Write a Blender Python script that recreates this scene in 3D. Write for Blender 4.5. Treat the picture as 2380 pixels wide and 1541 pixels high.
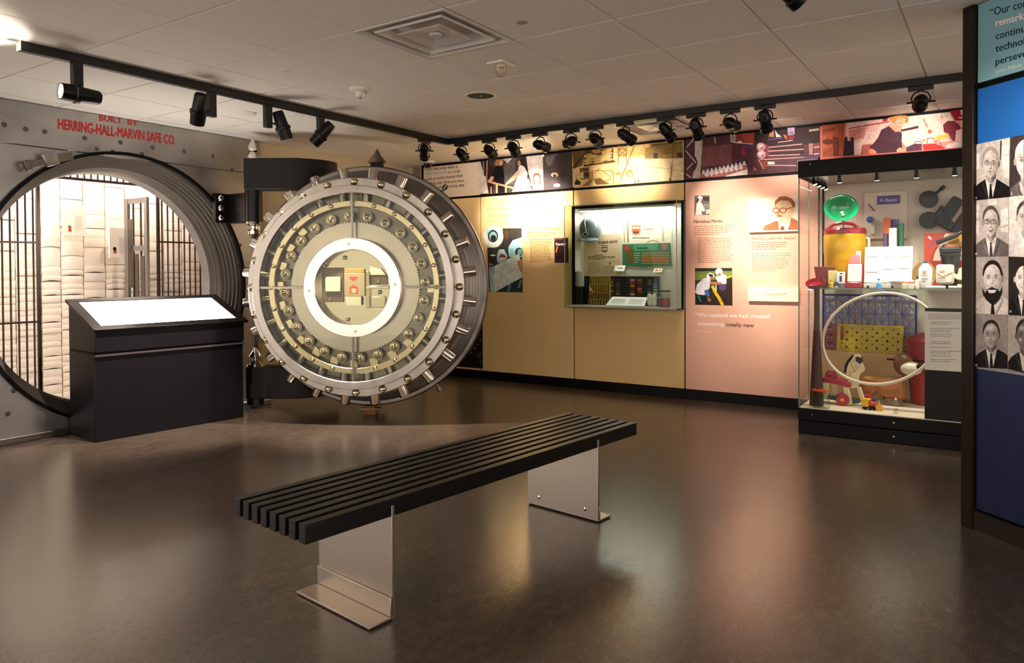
import bpy, bmesh, math, random
from mathutils import Vector, Matrix, Euler
random.seed(7)
S = bpy.context.scene
for o in list(bpy.data.objects): bpy.data.objects.remove(o)
col = S.collection
rad = math.radians
# ------------------------------------------------------------------ camera
W, H = 2380, 1541
FPX, CX, CY = 1693.42, 1214.2, 648.85
YAW, PIT, ROL = .579267, -.014826, -.004905
CAM = Vector((-3.3468, -1.6254, 1.2664))
FW = Vector((math.cos(YAW)*math.cos(PIT), math.sin(YAW)*math.cos(PIT), math.sin(PIT)))
_r = Vector((math.sin(YAW), -math.cos(YAW), 0)); _u = _r.cross(FW)
RT = math.cos(ROL)*_r + math.sin(ROL)*_u
UP = -math.sin(ROL)*_r + math.cos(ROL)*_u
cam = bpy.data.cameras.new('camera'); camo = bpy.data.objects.new('camera', cam); col.objects.link(camo)
cam.sensor_width = 36; cam.lens = FPX/W*36
cam.shift_x = -(CX-W/2)/W; cam.shift_y = -(H/2-CY)/W
cam.clip_start = .05; cam.clip_end = 60
m = Matrix.Identity(4)
for i in range(3):
    m[i][0] = RT[i]; m[i][1] = UP[i]; m[i][2] = -FW[i]; m[i][3] = CAM[i]
camo.matrix_world = m
S.camera = camo
# ------------------------------------------------------------------ world, exposure
w = bpy.data.worlds.new('world'); S.world = w; w.use_nodes = True
w.node_tree.nodes['Background'].inputs[0].default_value = (1.0, .87, .765, 1)
w.node_tree.nodes['Background'].inputs[1].default_value = 1.22
S.view_settings.view_transform = 'Standard'; S.view_settings.look = 'None'
S.view_settings.gamma = 1; S.view_settings.use_curve_mapping = False
S.view_settings.exposure = 0.95
S.cycles.max_bounces = 8; S.cycles.diffuse_bounces = 4; S.cycles.glossy_bounces = 4; S.cycles.transparent_max_bounces = 16
S.cycles.caustics_reflective = False; S.cycles.caustics_refractive = False
CEIL = 2.5177; XB = 3.376; YA = 4.42
# ------------------------------------------------------------------ helpers
def at(px, py, axis, val):
    "world point where the sight line of a photograph pixel meets the plane axis = val"
    d = FW + RT*((px-CX)/FPX) - UP*((py-CY)/FPX)
    t = (val-CAM[axis])/d[axis]
    return CAM + d*t
def lin(c):
    if isinstance(c, str):
        c = tuple(int(c[i:i+2], 16)/255 for i in (0, 2, 4))
    return tuple(x/12.92 if x <= .04045 else ((x+.055)/1.055)**2.4 for x in c)
MATS = {}
def mat(name, c, rough=.5, metal=0, var=0, scale=8, bump=0, bscale=60, emit=0, spec=None, coat=0, stretch=(1,1,1), rvar=0, detail=4):
    if name in MATS: return MATS[name]
    M = bpy.data.materials.new(name); M.use_nodes = True; MATS[name] = M
    nt = M.node_tree; b = nt.nodes['Principled BSDF']
    c = lin(c); b.inputs['Base Color'].default_value = (*c, 1)
    b.inputs['Roughness'].default_value = rough; b.inputs['Metallic'].default_value = metal
    if spec is not None: b.inputs['Specular IOR Level'].default_value = spec
    if coat: b.inputs['Coat Weight'].default_value = coat; b.inputs['Coat Roughness'].default_value = .08
    if emit:
        b.inputs['Emission Color'].default_value = (*c, 1); b.inputs['Emission Strength'].default_value = emit
    if var or bump or rvar:
        tc = nt.nodes.new('ShaderNodeTexCoord'); mp = nt.nodes.new('ShaderNodeMapping')
        mp.inputs['Scale'].default_value = stretch
        nt.links.new(tc.outputs['Object'], mp.inputs[0])
        n = nt.nodes.new('ShaderNodeTexNoise'); n.inputs['Scale'].default_value = scale; n.inputs['Detail'].default_value = detail
        nt.links.new(mp.outputs[0], n.inputs['Vector'])
        if var:
            r = nt.nodes.new('ShaderNodeValToRGB')
            r.color_ramp.elements[0].position = .3; r.color_ramp.elements[1].position = .7
            r.color_ramp.elements[0].color = tuple(x*(1-var) for x in c)+(1,)
            r.color_ramp.elements[1].color = tuple(min(1, x*(1+var)) for x in c)+(1,)
            nt.links.new(n.outputs['Fac'], r.inputs[0]); nt.links.new(r.outputs[0], b.inputs['Base Color'])
        if rvar:
            mr = nt.nodes.new('ShaderNodeMapRange'); mr.inputs[1].default_value = .3; mr.inputs[2].default_value = .7
            mr.inputs[3].default_value = max(.02, rough-rvar); mr.inputs[4].default_value = rough+rvar
            nt.links.new(n.outputs['Fac'], mr.inputs[0]); nt.links.new(mr.outputs[0], b.inputs['Roughness'])
        if bump:
            n2 = nt.nodes.new('ShaderNodeTexNoise'); n2.inputs['Scale'].default_value = bscale; n2.inputs['Detail'].default_value = 5
            nt.links.new(mp.outputs[0], n2.inputs['Vector'])
            bp = nt.nodes.new('ShaderNodeBump'); bp.inputs['Strength'].default_value = bump; bp.inputs['Distance'].default_value = .01
            nt.links.new(n2.outputs['Fac'], bp.inputs['Height']); nt.links.new(bp.outputs[0], b.inputs['Normal'])
    return M
def glass(name, tint='ffffff', gloss=.6, rough=.01):
    if name in MATS: return MATS[name]
    M = bpy.data.materials.new(name); M.use_nodes = True; MATS[name] = M
    nt = M.node_tree; nt.nodes.remove(nt.nodes['Principled BSDF'])
    t = nt.nodes.new('ShaderNodeBsdfTransparent'); t.inputs[0].default_value = (*lin(tint), 1)
    g = nt.nodes.new('ShaderNodeBsdfGlossy'); g.inputs['Roughness'].default_value = rough
    fr = nt.nodes.new('ShaderNodeFresnel'); fr.inputs[0].default_value = 1.45
    mu = nt.nodes.new('ShaderNodeMath'); mu.operation = 'MULTIPLY'; mu.inputs[1].default_value = gloss
    mx = nt.nodes.new('ShaderNodeMixShader')
    ge = nt.nodes.new('ShaderNodeNewGeometry'); iv = nt.nodes.new('ShaderNodeMath'); iv.operation = 'SUBTRACT'; iv.inputs[0].default_value = 1
    m2 = nt.nodes.new('ShaderNodeMath'); m2.operation = 'MULTIPLY'      # the outer face alone reflects, so a pane lets slanting light through
    nt.links.new(ge.outputs['Backfacing'], iv.inputs[1])
    nt.links.new(fr.outputs[0], mu.inputs[0]); nt.links.new(mu.outputs[0], m2.inputs[0]); nt.links.new(iv.outputs[0], m2.inputs[1]); nt.links.new(m2.outputs[0], mx.inputs[0])
    nt.links.new(t.outputs[0], mx.inputs[1]); nt.links.new(g.outputs[0], mx.inputs[2])
    nt.links.new(mx.outputs[0], nt.nodes['Material Output'].inputs[0])
    return M
def vcol(name, rough=.5, spec=.15, grain=False):
    if name in MATS: return MATS[name]
    M = bpy.data.materials.new(name); M.use_nodes = True; MATS[name] = M
    nt = M.node_tree; b = nt.nodes['Principled BSDF']; b.inputs['Roughness'].default_value = rough
    b.inputs['Specular IOR Level'].default_value = spec
    a = nt.nodes.new('ShaderNodeVertexColor'); a.layer_name = 'Col'
    if grain:
        tc = nt.nodes.new('ShaderNodeTexCoord'); out = a.outputs[0]
        for sc, lo, hi in ((9, .72, 1.22), (55, .78, 1.2)):
            n = nt.nodes.new('ShaderNodeTexNoise'); n.inputs['Scale'].default_value = sc; n.inputs['Detail'].default_value = 6; n.inputs['Roughness'].default_value = .65
            nt.links.new(tc.outputs['Object'], n.inputs['Vector'])
            mr = nt.nodes.new('ShaderNodeMapRange'); mr.inputs[1].default_value = .3; mr.inputs[2].default_value = .7; mr.inputs[3].default_value = lo; mr.inputs[4].default_value = hi
            nt.links.new(n.outputs['Fac'], mr.inputs[0])
            mu = nt.nodes.new('ShaderNodeVectorMath'); mu.operation = 'SCALE'
            nt.links.new(out, mu.inputs[0]); nt.links.new(mr.outputs[0], mu.inputs['Scale']); out = mu.outputs[0]
        nt.links.new(out, b.inputs['Base Color'])
    else: nt.links.new(a.outputs[0], b.inputs['Base Color'])
    return M
LOC = {}
def basis(ax):
    ax = Vector(ax).normalized()
    e = Vector((0, 0, 1)) if abs(ax.z) < .9 else Vector((1, 0, 0))
    e1 = e.cross(ax).normalized(); return ax, e1, ax.cross(e1)
class MB:
    def __init__(s): s.v = []; s.f = []; s.c = []
    def add(s, vs, fs, c=None):
        n = len(s.v); s.v += [Vector(v) for v in vs]
        for f in fs: s.f.append([i+n for i in f]); s.c.append(c)
        return s
    def box(s, x0, x1, y0, y1, z0, z1, c=None):
        return s.add([(x, y, z) for x in (x0, x1) for y in (y0, y1) for z in (z0, z1)],
              [(0,1,3,2),(4,6,7,5),(0,4,5,1),(2,3,7,6),(0,2,6,4),(1,5,7,3)], c)
    def obox(s, o, a, b, d, c=None):
        "box from a centre and three half vectors"
        o = Vector(o); a = Vector(a); b = Vector(b); d = Vector(d)
        return s.add([o+a*i+b*j+d*k for i in (-1,1) for j in (-1,1) for k in (-1,1)],
              [(0,1,3,2),(4,6,7,5),(0,4,5,1),(2,3,7,6),(0,2,6,4),(1,5,7,3)], c)
    def quad(s, a, b, c_, d, c=None): return s.add([a, b, c_, d], [(0,1,2,3)], c)
    def prism(s, pts, vec, c=None):
        n = len(pts); vec = Vector(vec); P = [Vector(p) for p in pts]
        fs = [tuple(range(n))[::-1], tuple(range(n, 2*n))]+[(i, (i+1) % n, n+(i+1) % n, n+i) for i in range(n)]
        return s.add(P+[p+vec for p in P], fs, c)
    def lathe(s, prof, o, ax=(0,0,1), seg=24, loop=False, a0=0, a1=2*math.pi, c=None, sx=1, sy=1):
        ax, e1, e2 = basis(ax); o = Vector(o); full = abs(a1-a0-2*math.pi) < 1e-6
        n = seg if full else seg+1; rings = []; vs = []; fs = []
        for r, h in prof:
            if r < 1e-6: rings.append([len(vs)]); vs.append(o+ax*h)
            else:
                rg = []
                for k in range(n):
                    a = a0+(a1-a0)*k/seg
                    rg.append(len(vs)); vs.append(o+ax*h+(e1*math.cos(a)*sx+e2*math.sin(a)*sy)*r)
                rings.append(rg)
        pairs = list(zip(rings, rings[1:]))
        if loop: pairs.append((rings[-1], rings[0]))
        for A, B in pairs:
            for k in range(seg):
                k2 = (k+1) % n if full else k+1
                if len(A) == 1 and len(B) == 1: continue
                if len(A) == 1: fs.append((A[0], B[k2], B[k]))
                elif len(B) == 1: fs.append((A[k], A[k2], B[0]))
                else: fs.append((A[k], A[k2], B[k2], B[k]))
        return s.add(vs, fs, c)
    def cyl(s, p0, p1, r0, r1=None, seg=16, c=None):
        p0 = Vector(p0); p1 = Vector(p1); d = p1-p0; L = d.length; r1 = r0 if r1 is None else r1
        return s.lathe([(0,0),(r0,0),(r1,L),(0,L)], p0, d, seg, c=c)
    def sph(s, o, rx, ry=None, rz=None, seg=16, rings=8, c=None, rot=None):
        ry = rx if ry is None else ry; rz = rx if rz is None else rz
        n0 = len(s.v)
        s.lathe([(math.sin(math.pi*i/rings), -math.cos(math.pi*i/rings)) for i in range(rings+1)], (0,0,0), (0,0,1), seg, c=c)
        o = Vector(o)
        for i in range(n0, len(s.v)):
            q = Vector((s.v[i].x*rx, s.v[i].y*ry, s.v[i].z*rz))
            if rot: q = rot @ q
            s.v[i] = o+q
        return s
    def tube(s, pts, r, seg=8, closed=False, c=None, flat=None):
        P = [Vector(p) for p in pts]; n = len(P); vs = []; fs = []; prev = None
        for i, p in enumerate(P):
            a = P[(i-1) % n] if (closed or i > 0) else p
            b = P[(i+1) % n] if (closed or i < n-1) else p
            t = (b-a).normalized()
            if prev is None: _, e1, e2 = basis(t)
            else:
                e1 = (prev-t*prev.dot(t)).normalized(); e2 = t.cross(e1)
            prev = e1
            rr = r[i] if isinstance(r, (list, tuple)) else r
            for k in range(seg):
                an = 2*math.pi*k/seg; vs.append(p+(e1*math.cos(an)+e2*math.sin(an))*rr)
        m_ = n if closed else n-1
        for i in range(m_):
            j = (i+1) % n
            for k in range(seg): fs.append((i*seg+k, i*seg+(k+1) % seg, j*seg+(k+1) % seg, j*seg+k))
        if not closed: fs += [tuple(range(seg))[::-1], tuple(range((n-1)*seg, n*seg))]
        return s.add(vs, fs, c)
    def mesh(s, name, off, smooth):
        me = bpy.data.meshes.new(name)
        me.from_pydata([v-off for v in s.v], [], s.f)
        bm = bmesh.new(); bm.from_mesh(me)
        if not any(s.c): bmesh.ops.recalc_face_normals(bm, faces=bm.faces)
        bm.to_mesh(me); bm.free()
        if any(x is not None for x in s.c):
            at_ = me.color_attributes.new('Col', 'FLOAT_COLOR', 'CORNER')
            buf = []
            for p, c in zip(me.polygons, s.c):
                cc = (*lin(c or '888888'), 1)
                for _ in range(p.loop_total): buf += cc
            at_.data.foreach_set('color', buf)
        if smooth:
            me.polygons.foreach_set('use_smooth', [True]*len(me.polygons))
            me.set_sharp_from_angle(angle=rad(smooth))
        return me
    def build(s, name, mt, parent=None, bev=0, smooth=35, raw=False, loc=(0,0,0), kind=None, label=None, seg=2):
        if raw: off = Vector((0,0,0)); L = Vector(loc)
        elif parent is not None: off = LOC.get(parent.name, Vector((0,0,0))); L = Vector((0,0,0))
        else:
            xs = [v.x for v in s.v]; ys = [v.y for v in s.v]; zs = [v.z for v in s.v]
            off = Vector(((min(xs)+max(xs))/2, (min(ys)+max(ys))/2, min(zs))); L = off
        me = s.mesh(name, off, smooth)
        o = bpy.data.objects.new(name, me); col.objects.link(o); me.materials.append(mt); o.location = L
        if parent is not None: o.parent = parent
        LOC[o.name] = off if not raw else Vector((0,0,0))
        if bev:
            b = o.modifiers.new('bevel', 'BEVEL'); b.width = bev; b.segments = seg; b.limit_method = 'ANGLE'; b.angle_limit = rad(40)
        if kind: o['kind'] = kind
        if label: o['label'] = label
        return o
def thing(name, label, cat, loc=(0,0,0), rot=(0,0,0), group=None):
    o = bpy.data.objects.new(name, None); col.objects.link(o); o.empty_display_size = .1
    o.location = loc; o.rotation_euler = rot; o['label'] = label; o['category'] = cat
    if group: o['group'] = group
    LOC[o.name] = Vector(loc); return o
def tag(o, label, cat, group=None):
    o['label'] = label; o['category'] = cat
    if group: o['group'] = group
    return o
def struct(o): o['kind'] = 'structure'; return o
def dup(o, parent=None, loc=None, rot=None):
    c = o.copy(); col.objects.link(c); c.parent = parent
    if loc is not None: c.location = loc
    if rot is not None: c.rotation_euler = rot
    return c
def spot(loc, target, power, size, blend=.5, c=(1, .86, .71), r=.03):
    l = bpy.data.lights.new('spot_light', 'SPOT'); l.energy = power; l.spot_size = rad(size); l.spot_blend = blend
    l.color = c; l.shadow_soft_size = r
    o = bpy.data.objects.new('spot_light', l); col.objects.link(o); o.location = loc
    o.rotation_euler = (Vector(target)-Vector(loc)).to_track_quat('-Z', 'Y').to_euler(); return o
def area(loc, rot, sx, sy, power, c=(1, .9, .75)):
    l = bpy.data.lights.new('area_light', 'AREA'); l.shape = 'RECTANGLE'; l.size = sx; l.size_y = sy; l.energy = power; l.color = c
    o = bpy.data.objects.new('area_light', l); col.objects.link(o); o.location = loc; o.rotation_euler = rot; return o
# text --------------------------------------------------------------
TXT = {}
def glyphs(body, bold=0.0):
    k = (body, bold)
    if k in TXT: return TXT[k]
    cu = bpy.data.curves.new('t', 'FONT'); cu.body = body; cu.offset = bold; cu.resolution_u = 2
    ob = bpy.data.objects.new('t', cu); col.objects.link(ob)
    bpy.context.view_layer.update()
    dg = bpy.context.evaluated_depsgraph_get()
    me = bpy.data.meshes.new_from_object(ob.evaluated_get(dg))
    vs = [(v.co.x, v.co.y) for v in me.vertices]; fs = [tuple(p.vertices) for p in me.polygons]
    bpy.data.objects.remove(ob); bpy.data.curves.remove(cu); bpy.data.meshes.remove(me)
    TXT[k] = (vs, fs); return TXT[k]
class Pic:
    "flat print: coloured shapes drawn in photograph pixels of a crop and laid on a real plane"
    def __init__(s, P, nrm, crop=(0, 0, 1), step=.0001):
        s.P = P; s.n = Vector(nrm); s.o = crop; s.k = 2; s.mb = MB(); s.step = step; s.txt = []; s.wrd = []
    def p(s, x, y): return s.P(s.o[0]+x/s.o[2], s.o[1]+y/s.o[2])
    def poly(s, c, *pts):
        s.k += 1; q = [s.p(*p)+s.n*s.step*s.k for p in pts]
        # triangulate through bmesh later: keep as ngon
        s.mb.add(q, [tuple(range(len(q)))], c); return s
    def rect(s, c, x0, y0, x1, y1): return s.poly(c, (x0,y0), (x1,y0), (x1,y1), (x0,y1))
    def ell(s, c, cx, cy, rx, ry, rot=0, n=20):
        a = rad(rot)
        return s.poly(c, *[(cx+rx*math.cos(t)*math.cos(a)-ry*math.sin(t)*math.sin(a), cy+rx*math.cos(t)*math.sin(a)+ry*math.sin(t)*math.cos(a)) for t in [2*math.pi*i/n for i in range(n)]])
    def line(s, c, x0, y0, x1, y1, wd):
        dx, dy = x1-x0, y1-y0; L = math.hypot(dx, dy) or 1; nx, ny = -dy/L*wd/2, dx/L*wd/2
        return s.poly(c, (x0+nx,y0+ny), (x1+nx,y1+ny), (x1-nx,y1-ny), (x0-nx,y0-ny))
    def path(s, c, wd, *pts):
        for a, b in zip(pts, pts[1:]): s.line(c, *a, *b, wd)
        return s
    def text(s, c, body, x0, y0, x1, y1, cap, bold=0.0):
        "baseline from (x0,y0) to (x1,y1), capital height cap, all in crop pixels"
        vs, fs = glyphs(body)
        xs = [v[0] for v in vs]; mn, mx = min(xs), max(xs)
        s.k += 1; A = s.p(x0, y0); ex = (s.p(x1, y1)-A)/(mx-mn); ey = (s.p(x0, y0-cap)-A)/.73; q = MB()
        for i, (dx, dy) in enumerate(((0, 0),) if not bold else ((-bold, 0), (bold, 0), (0, bold*.7), (0, -bold*.7))):
            s.k += .5; q.add([A+ex*(v[0]-mn+dx)+ey*(v[1]+dy)+s.n*s.step*s.k for v in vs], fs, c)
        s.txt.append(q); return s
    def words(s, c, x0, y0, x1, dy, n, h, slope=0, seed=1, fill=.9, indent=0):
        "rows of word-long dashes: copy too fine to read"
        rg = random.Random(seed); s.k += 1; off = s.n*s.step*s.k; wm = MB(); s.wrd.append(wm)
        for i in range(n):
            x = x0+indent*(i % 2 == 0)*0; end = x1-(x1-x0)*(1-fill)*rg.random()*2
            if i == n-1: end = x0+(x1-x0)*.6
            while x < end:
                wl = (x1-x0)*rg.uniform(.04, .13); e = min(x+wl, end); y = y0+i*dy
                ya, yb = y+(x-x0)*slope, y+(e-x0)*slope
                wm.add([s.p(x, ya-h)+off, s.p(e, yb-h)+off, s.p(e, yb)+off, s.p(x, ya)+off], [(0,1,2,3)], c)
                x = e+(x1-x0)*.018
        return s
    def build(s, name, parent, mt=None):
        mt = mt or vcol('print_ink'); o = None
        if s.mb.f: o = s.mb.build(name, vcol('photo_ink', grain=True) if name in ('photo_print', 'portrait_print') else mt, parent, smooth=0)
        for q in s.txt: q.build('lettering' if s.mb.f or s.wrd else name, mt, parent, smooth=0)
        for q in s.wrd: q.build('body_text', mt, parent, smooth=0, kind='stuff')
        return o
# ------------------------------------------------------------------ materials
def floor_mat():
    M = bpy.data.materials.new('linoleum'); M.use_nodes = True; nt = M.node_tree; b = nt.nodes['Principled BSDF']
    tc = nt.nodes.new('ShaderNodeTexCoord')
    def noise(sc, det, st=(1,1,1), ds=0):
        mp = nt.nodes.new('ShaderNodeMapping'); mp.inputs['Scale'].default_value = st
        nt.links.new(tc.outputs['Object'], mp.inputs[0])
        n = nt.nodes.new('ShaderNodeTexNoise'); n.inputs['Scale'].default_value = sc; n.inputs['Detail'].default_value = det
        n.inputs['Distortion'].default_value = ds; nt.links.new(mp.outputs[0], n.inputs['Vector']); return n
    n1 = noise(1.3, 4, (1, 1.4, 1)); n2 = noise(70, 5, (1, 2.4, 1)); n3 = noise(14, 5, (1, 1.8, 1), .3)
    def mixf(a, c, f):
        mx = nt.nodes.new('ShaderNodeMix'); mx.data_type = 'FLOAT'; mx.inputs[0].default_value = f
        nt.links.new(a, mx.inputs[2]); nt.links.new(c, mx.inputs[3]); return mx.outputs[0]
    v = mixf(mixf(n1.outputs['Fac'], n3.outputs['Fac'], .5), n2.outputs['Fac'], .4)
    r = nt.nodes.new('ShaderNodeValToRGB'); e = r.color_ramp.elements
    e[0].position = .3; e[0].color = (*lin('271f19'), 1); e[1].position = .7; e[1].color = (*lin('6c5d50'), 1)
    nt.links.new(v, r.inputs[0]); nt.links.new(r.outputs[0], b.inputs['Base Color'])
    b.inputs['Roughness'].default_value = .24; b.inputs['Specular IOR Level'].default_value = 1.0
    return M
M_floor = floor_mat()
M_tile = mat('ceiling_tile', 'efe8df', .9, var=.02, scale=30, bump=.12, bscale=260)
M_tbar = mat('ceiling_grid_paint', 'd9cfc2', .5)
M_cream = mat('cream_wall_paint', 'd8c8a8', .8, var=.02, scale=3)
M_black = mat('black_paint', '070606', .5, spec=.12)
M_blackm = mat('black_metal', '090808', .35, spec=.3)
M_steel = mat('vault_steel', 'a3a09e', .34, .9, var=.2, scale=2.2, rvar=.1, stretch=(1,1,1.6), detail=7)
M_steel2 = mat('ring_steel', 'a39d94', .24, 1, var=.10, scale=7, rvar=.08)
M_bright = mat('polished_steel', 'd6cfc4', .16, 1, var=.05, scale=9, rvar=.05)
M_brass = mat('nickel_brass', 'c9bd9c', .2, 1, var=.08, scale=14)
M_darks = mat('dark_steel', '77706a', .33, 1, var=.12, scale=5)
M_chrome = mat('chrome', 'e4ded6', .08, 1)
M_charc = mat('charcoal_enamel', '1d1a1b', .45, spec=.2, var=.05, scale=6)
M_deskp = mat('kiosk_laminate', '0f0c12', .38, spec=.2, var=.05, scale=4)
M_white = mat('white_print_sheet', 'f4f1ea', .6)
M_plastic = mat('white_plastic', 'e6ded2', .4)
M_glass = glass('clear_glass')
M_glass2 = glass('door_glass', 'f4f4ee', .9)
M_acry = glass('acrylic', 'eef2ea', .5)
M_edge = mat('acrylic_edge', '8f9484', .2, spec=.6)
M_lens = mat('lamp_lens', 'fff2dc', .3, emit=9)
M_lensoff = mat('lamp_glass', '3b3a40', .08, spec=.9)
M_alu = mat('brushed_aluminium', 'b9ada0', .33, 1, var=.04, scale=40, stretch=(1,1,12), rvar=.04)
M_vwall = mat('vault_room_paint', 'e9e2da', .7)
INK = vcol('print_ink')
# ------------------------------------------------------------------ floor, walls, ceiling
struct(MB().box(-7, 3.62, -6, 6.4, -.1, 0).build('floor', M_floor, smooth=0))
struct(MB().box(1.2, 3.62, YA+.03, YA+.13, 0, CEIL+.02).build('wall_left', M_cream, smooth=0))
struct(MB().box(3.60, 3.72, -6, YA+.03, 0, CEIL+.02).build('wall_back', M_cream, smooth=0))
T = .6096
ceil_o = struct(MB().box(-7, 3.62, -6, YA+.12, CEIL+.03, CEIL+.1).build('ceiling', M_tile, smooth=0))
g = MB()
ks = range(-9, 6); js = range(-8, 8)
for k in ks: g.box(k*T-.012, k*T+.012, -6, YA+.03, CEIL+.006, CEIL+.016)
for j in js:
    if j*T < YA: g.box(-7, 3.60, j*T-.012, j*T+.012, CEIL+.0062, CEIL+.016)
g.box(3.585, 3.60, -6, YA+.03, CEIL-.002, CEIL+.012); g.box(1.2, 3.6, YA+.015, YA+.03, CEIL-.002, CEIL+.012)
g.build('ceiling_grid', M_tbar, ceil_o, smooth=0)
def tile_mesh(a, b):
    q = MB(); q.box(0, a, 0, b, .017, .028); q.box(.0055, a-.0055, .0055, b-.0055, .0, .017); return q
full = None
for k in range(-9, 6):
    for j in range(-8, 8):
        x0, y0 = k*T, j*T; x1, y1 = min(x0+T, 3.6), min(y0+T, YA+.03)
        if (k, j) in ((-1, 1), (4, 1)) or x1-x0 < .05 or y1-y0 < .05: continue
        if x1-x0 > T-.001 and y1-y0 > T-.001:
            if full is None:
                full = tile_mesh(T, T).build('tile', M_tile, ceil_o, raw=True, smooth=0); t = full
            else: t = dup(full, ceil_o)
        else: t = tile_mesh(x1-x0, y1-y0).build('tile', M_tile, ceil_o, raw=True, smooth=0)
        t.location = Vector((x0, y0, CEIL))-LOC['ceiling']
# ------------------------------------------------------------------ graphic wall at the back
bk = MB()
bk.box(XB+.022, XB+.06, 2.135, 4.22, 0, CEIL-.004); bk.box(XB+.022, XB+.06, -2.2, .905, 0, CEIL-.004)
bk.box(XB+.022, XB+.06, .905, 2.135, 0, .875); bk.box(XB+.022, XB+.06, .905, 2.135, 1.905, CEIL-.004)
bk.box(XB-.002, XB+.022, 4.20, 4.22, .0, CEIL-.004)
struct(bk.build('trim_1', M_black, smooth=0))
struct(MB().box(XB-.004, XB+.021, -2.2, 4.2, 0, .094).build('baseboard_back', mat('baseboard_black', '0a0807', .4, spec=.12), bev=.003))
struct(MB().box(XB-.002, XB+.021, -2.2, 4.2, 2.492, CEIL-.004).build('trim_2', M_black, smooth=0))
YS = [4.198, 3.344, 2.125, .906, -.313, -1.53]
G = .007
def panel(i, z0, z1, c, label, name='graphic_panel'):
    y1, y0 = YS[i]-G, YS[i+1]+G
    t = thing(name, label, 'panel', (XB+.01, (y0+y1)/2, z0))
    MB().box(XB, XB+.02, y0, y1, z0, z1).build('board', mat('board_'+c, c, .42, var=.02, scale=2, spec=.25), t, bev=.0015)
    return t
PB = lambda px, py: at(px, py, 0, XB)
NB = (-1, 0, 0)
ZT0, ZT1, ZL0, ZL1 = 2.108, 2.488, .098, 2.083
top = [panel(0, ZT0, ZT1, 'e2cdb4', 'cream quote panel with black lettering beside the women photograph'),
       panel(1, ZT0, ZT1, '3a3230', 'photograph panel of women leaning on a wooden rail'),
       panel(2, ZT0, ZT1, 'd9b678', 'sepia photograph panel of a truck piled with sacks'),
       panel(3, ZT0, ZT1, '4d2830', 'purple tinted photograph panel of bottles and chrome machinery'),
       panel(4, ZT0, ZT1, 'c8605a', 'red tinted photograph panel of a smiling woman at a counter')]
low = [panel(0, ZL0, ZL1, 'e6c48c', 'tan panel with dark woodland photograph at its foot behind the vault door'),
       panel(1, ZL0, ZL1, 'e8c78c', 'tan text panel headed Chemicals Go Mainstream with surgeon photograph'),
       panel(2, ZL0, .865, 'e6c285', 'plain tan panel under the wall mounted showcase'),
       panel(3, ZL0, ZL1, 'e8b49c', 'pink text panel headed Marvelous Marlex beside the tall showcase'),
       panel(4, ZL0, ZL1, 'd9c3a4', 'pale panel behind the glass of the tall showcase')]
up2 = panel(2, 1.915, ZL1, 'e6c285', 'plain tan strip panel above the wall mounted showcase')
# ------------------------------------------------------------------ vault front
CV = Vector((-.08, YA, 1.128)); RV = 1.09
vf = thing('vault_front', 'riveted grey steel vault wall with a round doorway and red maker lettering', 'vault', (-.5, YA, 0))
def holed(x0, x1, z0, z1, R_, ya, yb):
    q = MB(); n = 96; A = []
    for i in range(n):
        a = 2*math.pi*i/n; dx, dz = math.cos(a), math.sin(a)
        tx = ((x1-CV.x)/dx if dx > 0 else (x0-CV.x)/dx) if abs(dx) > 1e-9 else 1e9
        tz = ((z1-CV.z)/dz if dz > 0 else (z0-CV.z)/dz) if abs(dz) > 1e-9 else 1e9
        t = min(tx, tz); A.append(((CV.x+R_*dx, CV.z+R_*dz), (CV.x+t*dx, CV.z+t*dz)))
    # snap the nearest samples onto the corners
    for cxx in (x0, x1):
        for czz in (z0, z1):
            i = min(range(n), key=lambda i: (A[i][1][0]-cxx)**2+(A[i][1][1]-czz)**2); A[i] = (A[i][0], (cxx, czz))
    vs = []; fs = []
    for (i_, o_) in A:
        vs += [(i_[0], ya, i_[1]), (o_[0], ya, o_[1]), (i_[0], yb, i_[1]), (o_[0], yb, o_[1])]
    for i in range(n):
        a, b = 4*i, 4*((i+1) % n)
        fs += [(a, a+1, b+1, b), (a+2, b+2, b+3, a+3), (a, b, b+2, a+2), (a+1, a+3, b+3, b+1)]
    return q.add(vs, fs)
zl = 2.195
holed(-2.6, 1.2, 0, zl-.002, RV, YA, YA+.12).build('face_plate', M_steel, vf, smooth=0)
MB().box(-2.6, 1.2, YA-.014, YA+.12, zl, CEIL-.003).build('lintel_plate', M_steel, vf, bev=.006)
MB().box(1.155, 1.2, YA-.03, YA, 0, CEIL-.003).build('corner_strip', M_steel2, vf, bev=.006)
MB().box(-2.6, 1.2, YA-.02, YA-.0005, 0, .05).build('sill_strip', M_darks, vf, bev=.006)
ring = MB().lathe([(RV+.022, .0), (RV+.022, -.022), (RV-.004, -.022), (RV-.004, .03), (RV+.022, .03)][:4], CV, (0,1,0), 96)
ring.build('rim_gasket', M_black, vf)
steps = [(RV-.004, 0), (RV-.004, .04), (RV-.022, .044), (RV-.022, .075), (RV-.04, .079), (RV-.04, .11), (RV-.058, .114), (RV-.058, .145), (RV-.076, .149), (RV-.076, .18), (RV-.095, .184), (RV-.095, .215), (RV-.105, .22), (RV-.105, .26), (RV-.115, .265), (RV-.115, .34)]
MB().lathe([(r, h+.0) for r, h in steps], CV, (0,1,0), 96).build('stepped_jamb', mat('jamb_steel','77716b',.38,.85,var=.08,scale=4), vf)
MB().lathe([(RV-.115, .34), (RV-.122, .343), (RV-.13, .44), (1.25, .44), (1.25, .42)], CV, (0,1,0), 96).build('jamb_liner', mat('liner_paint', 'a8a4a2', .4, .4), vf)
rv = None
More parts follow.
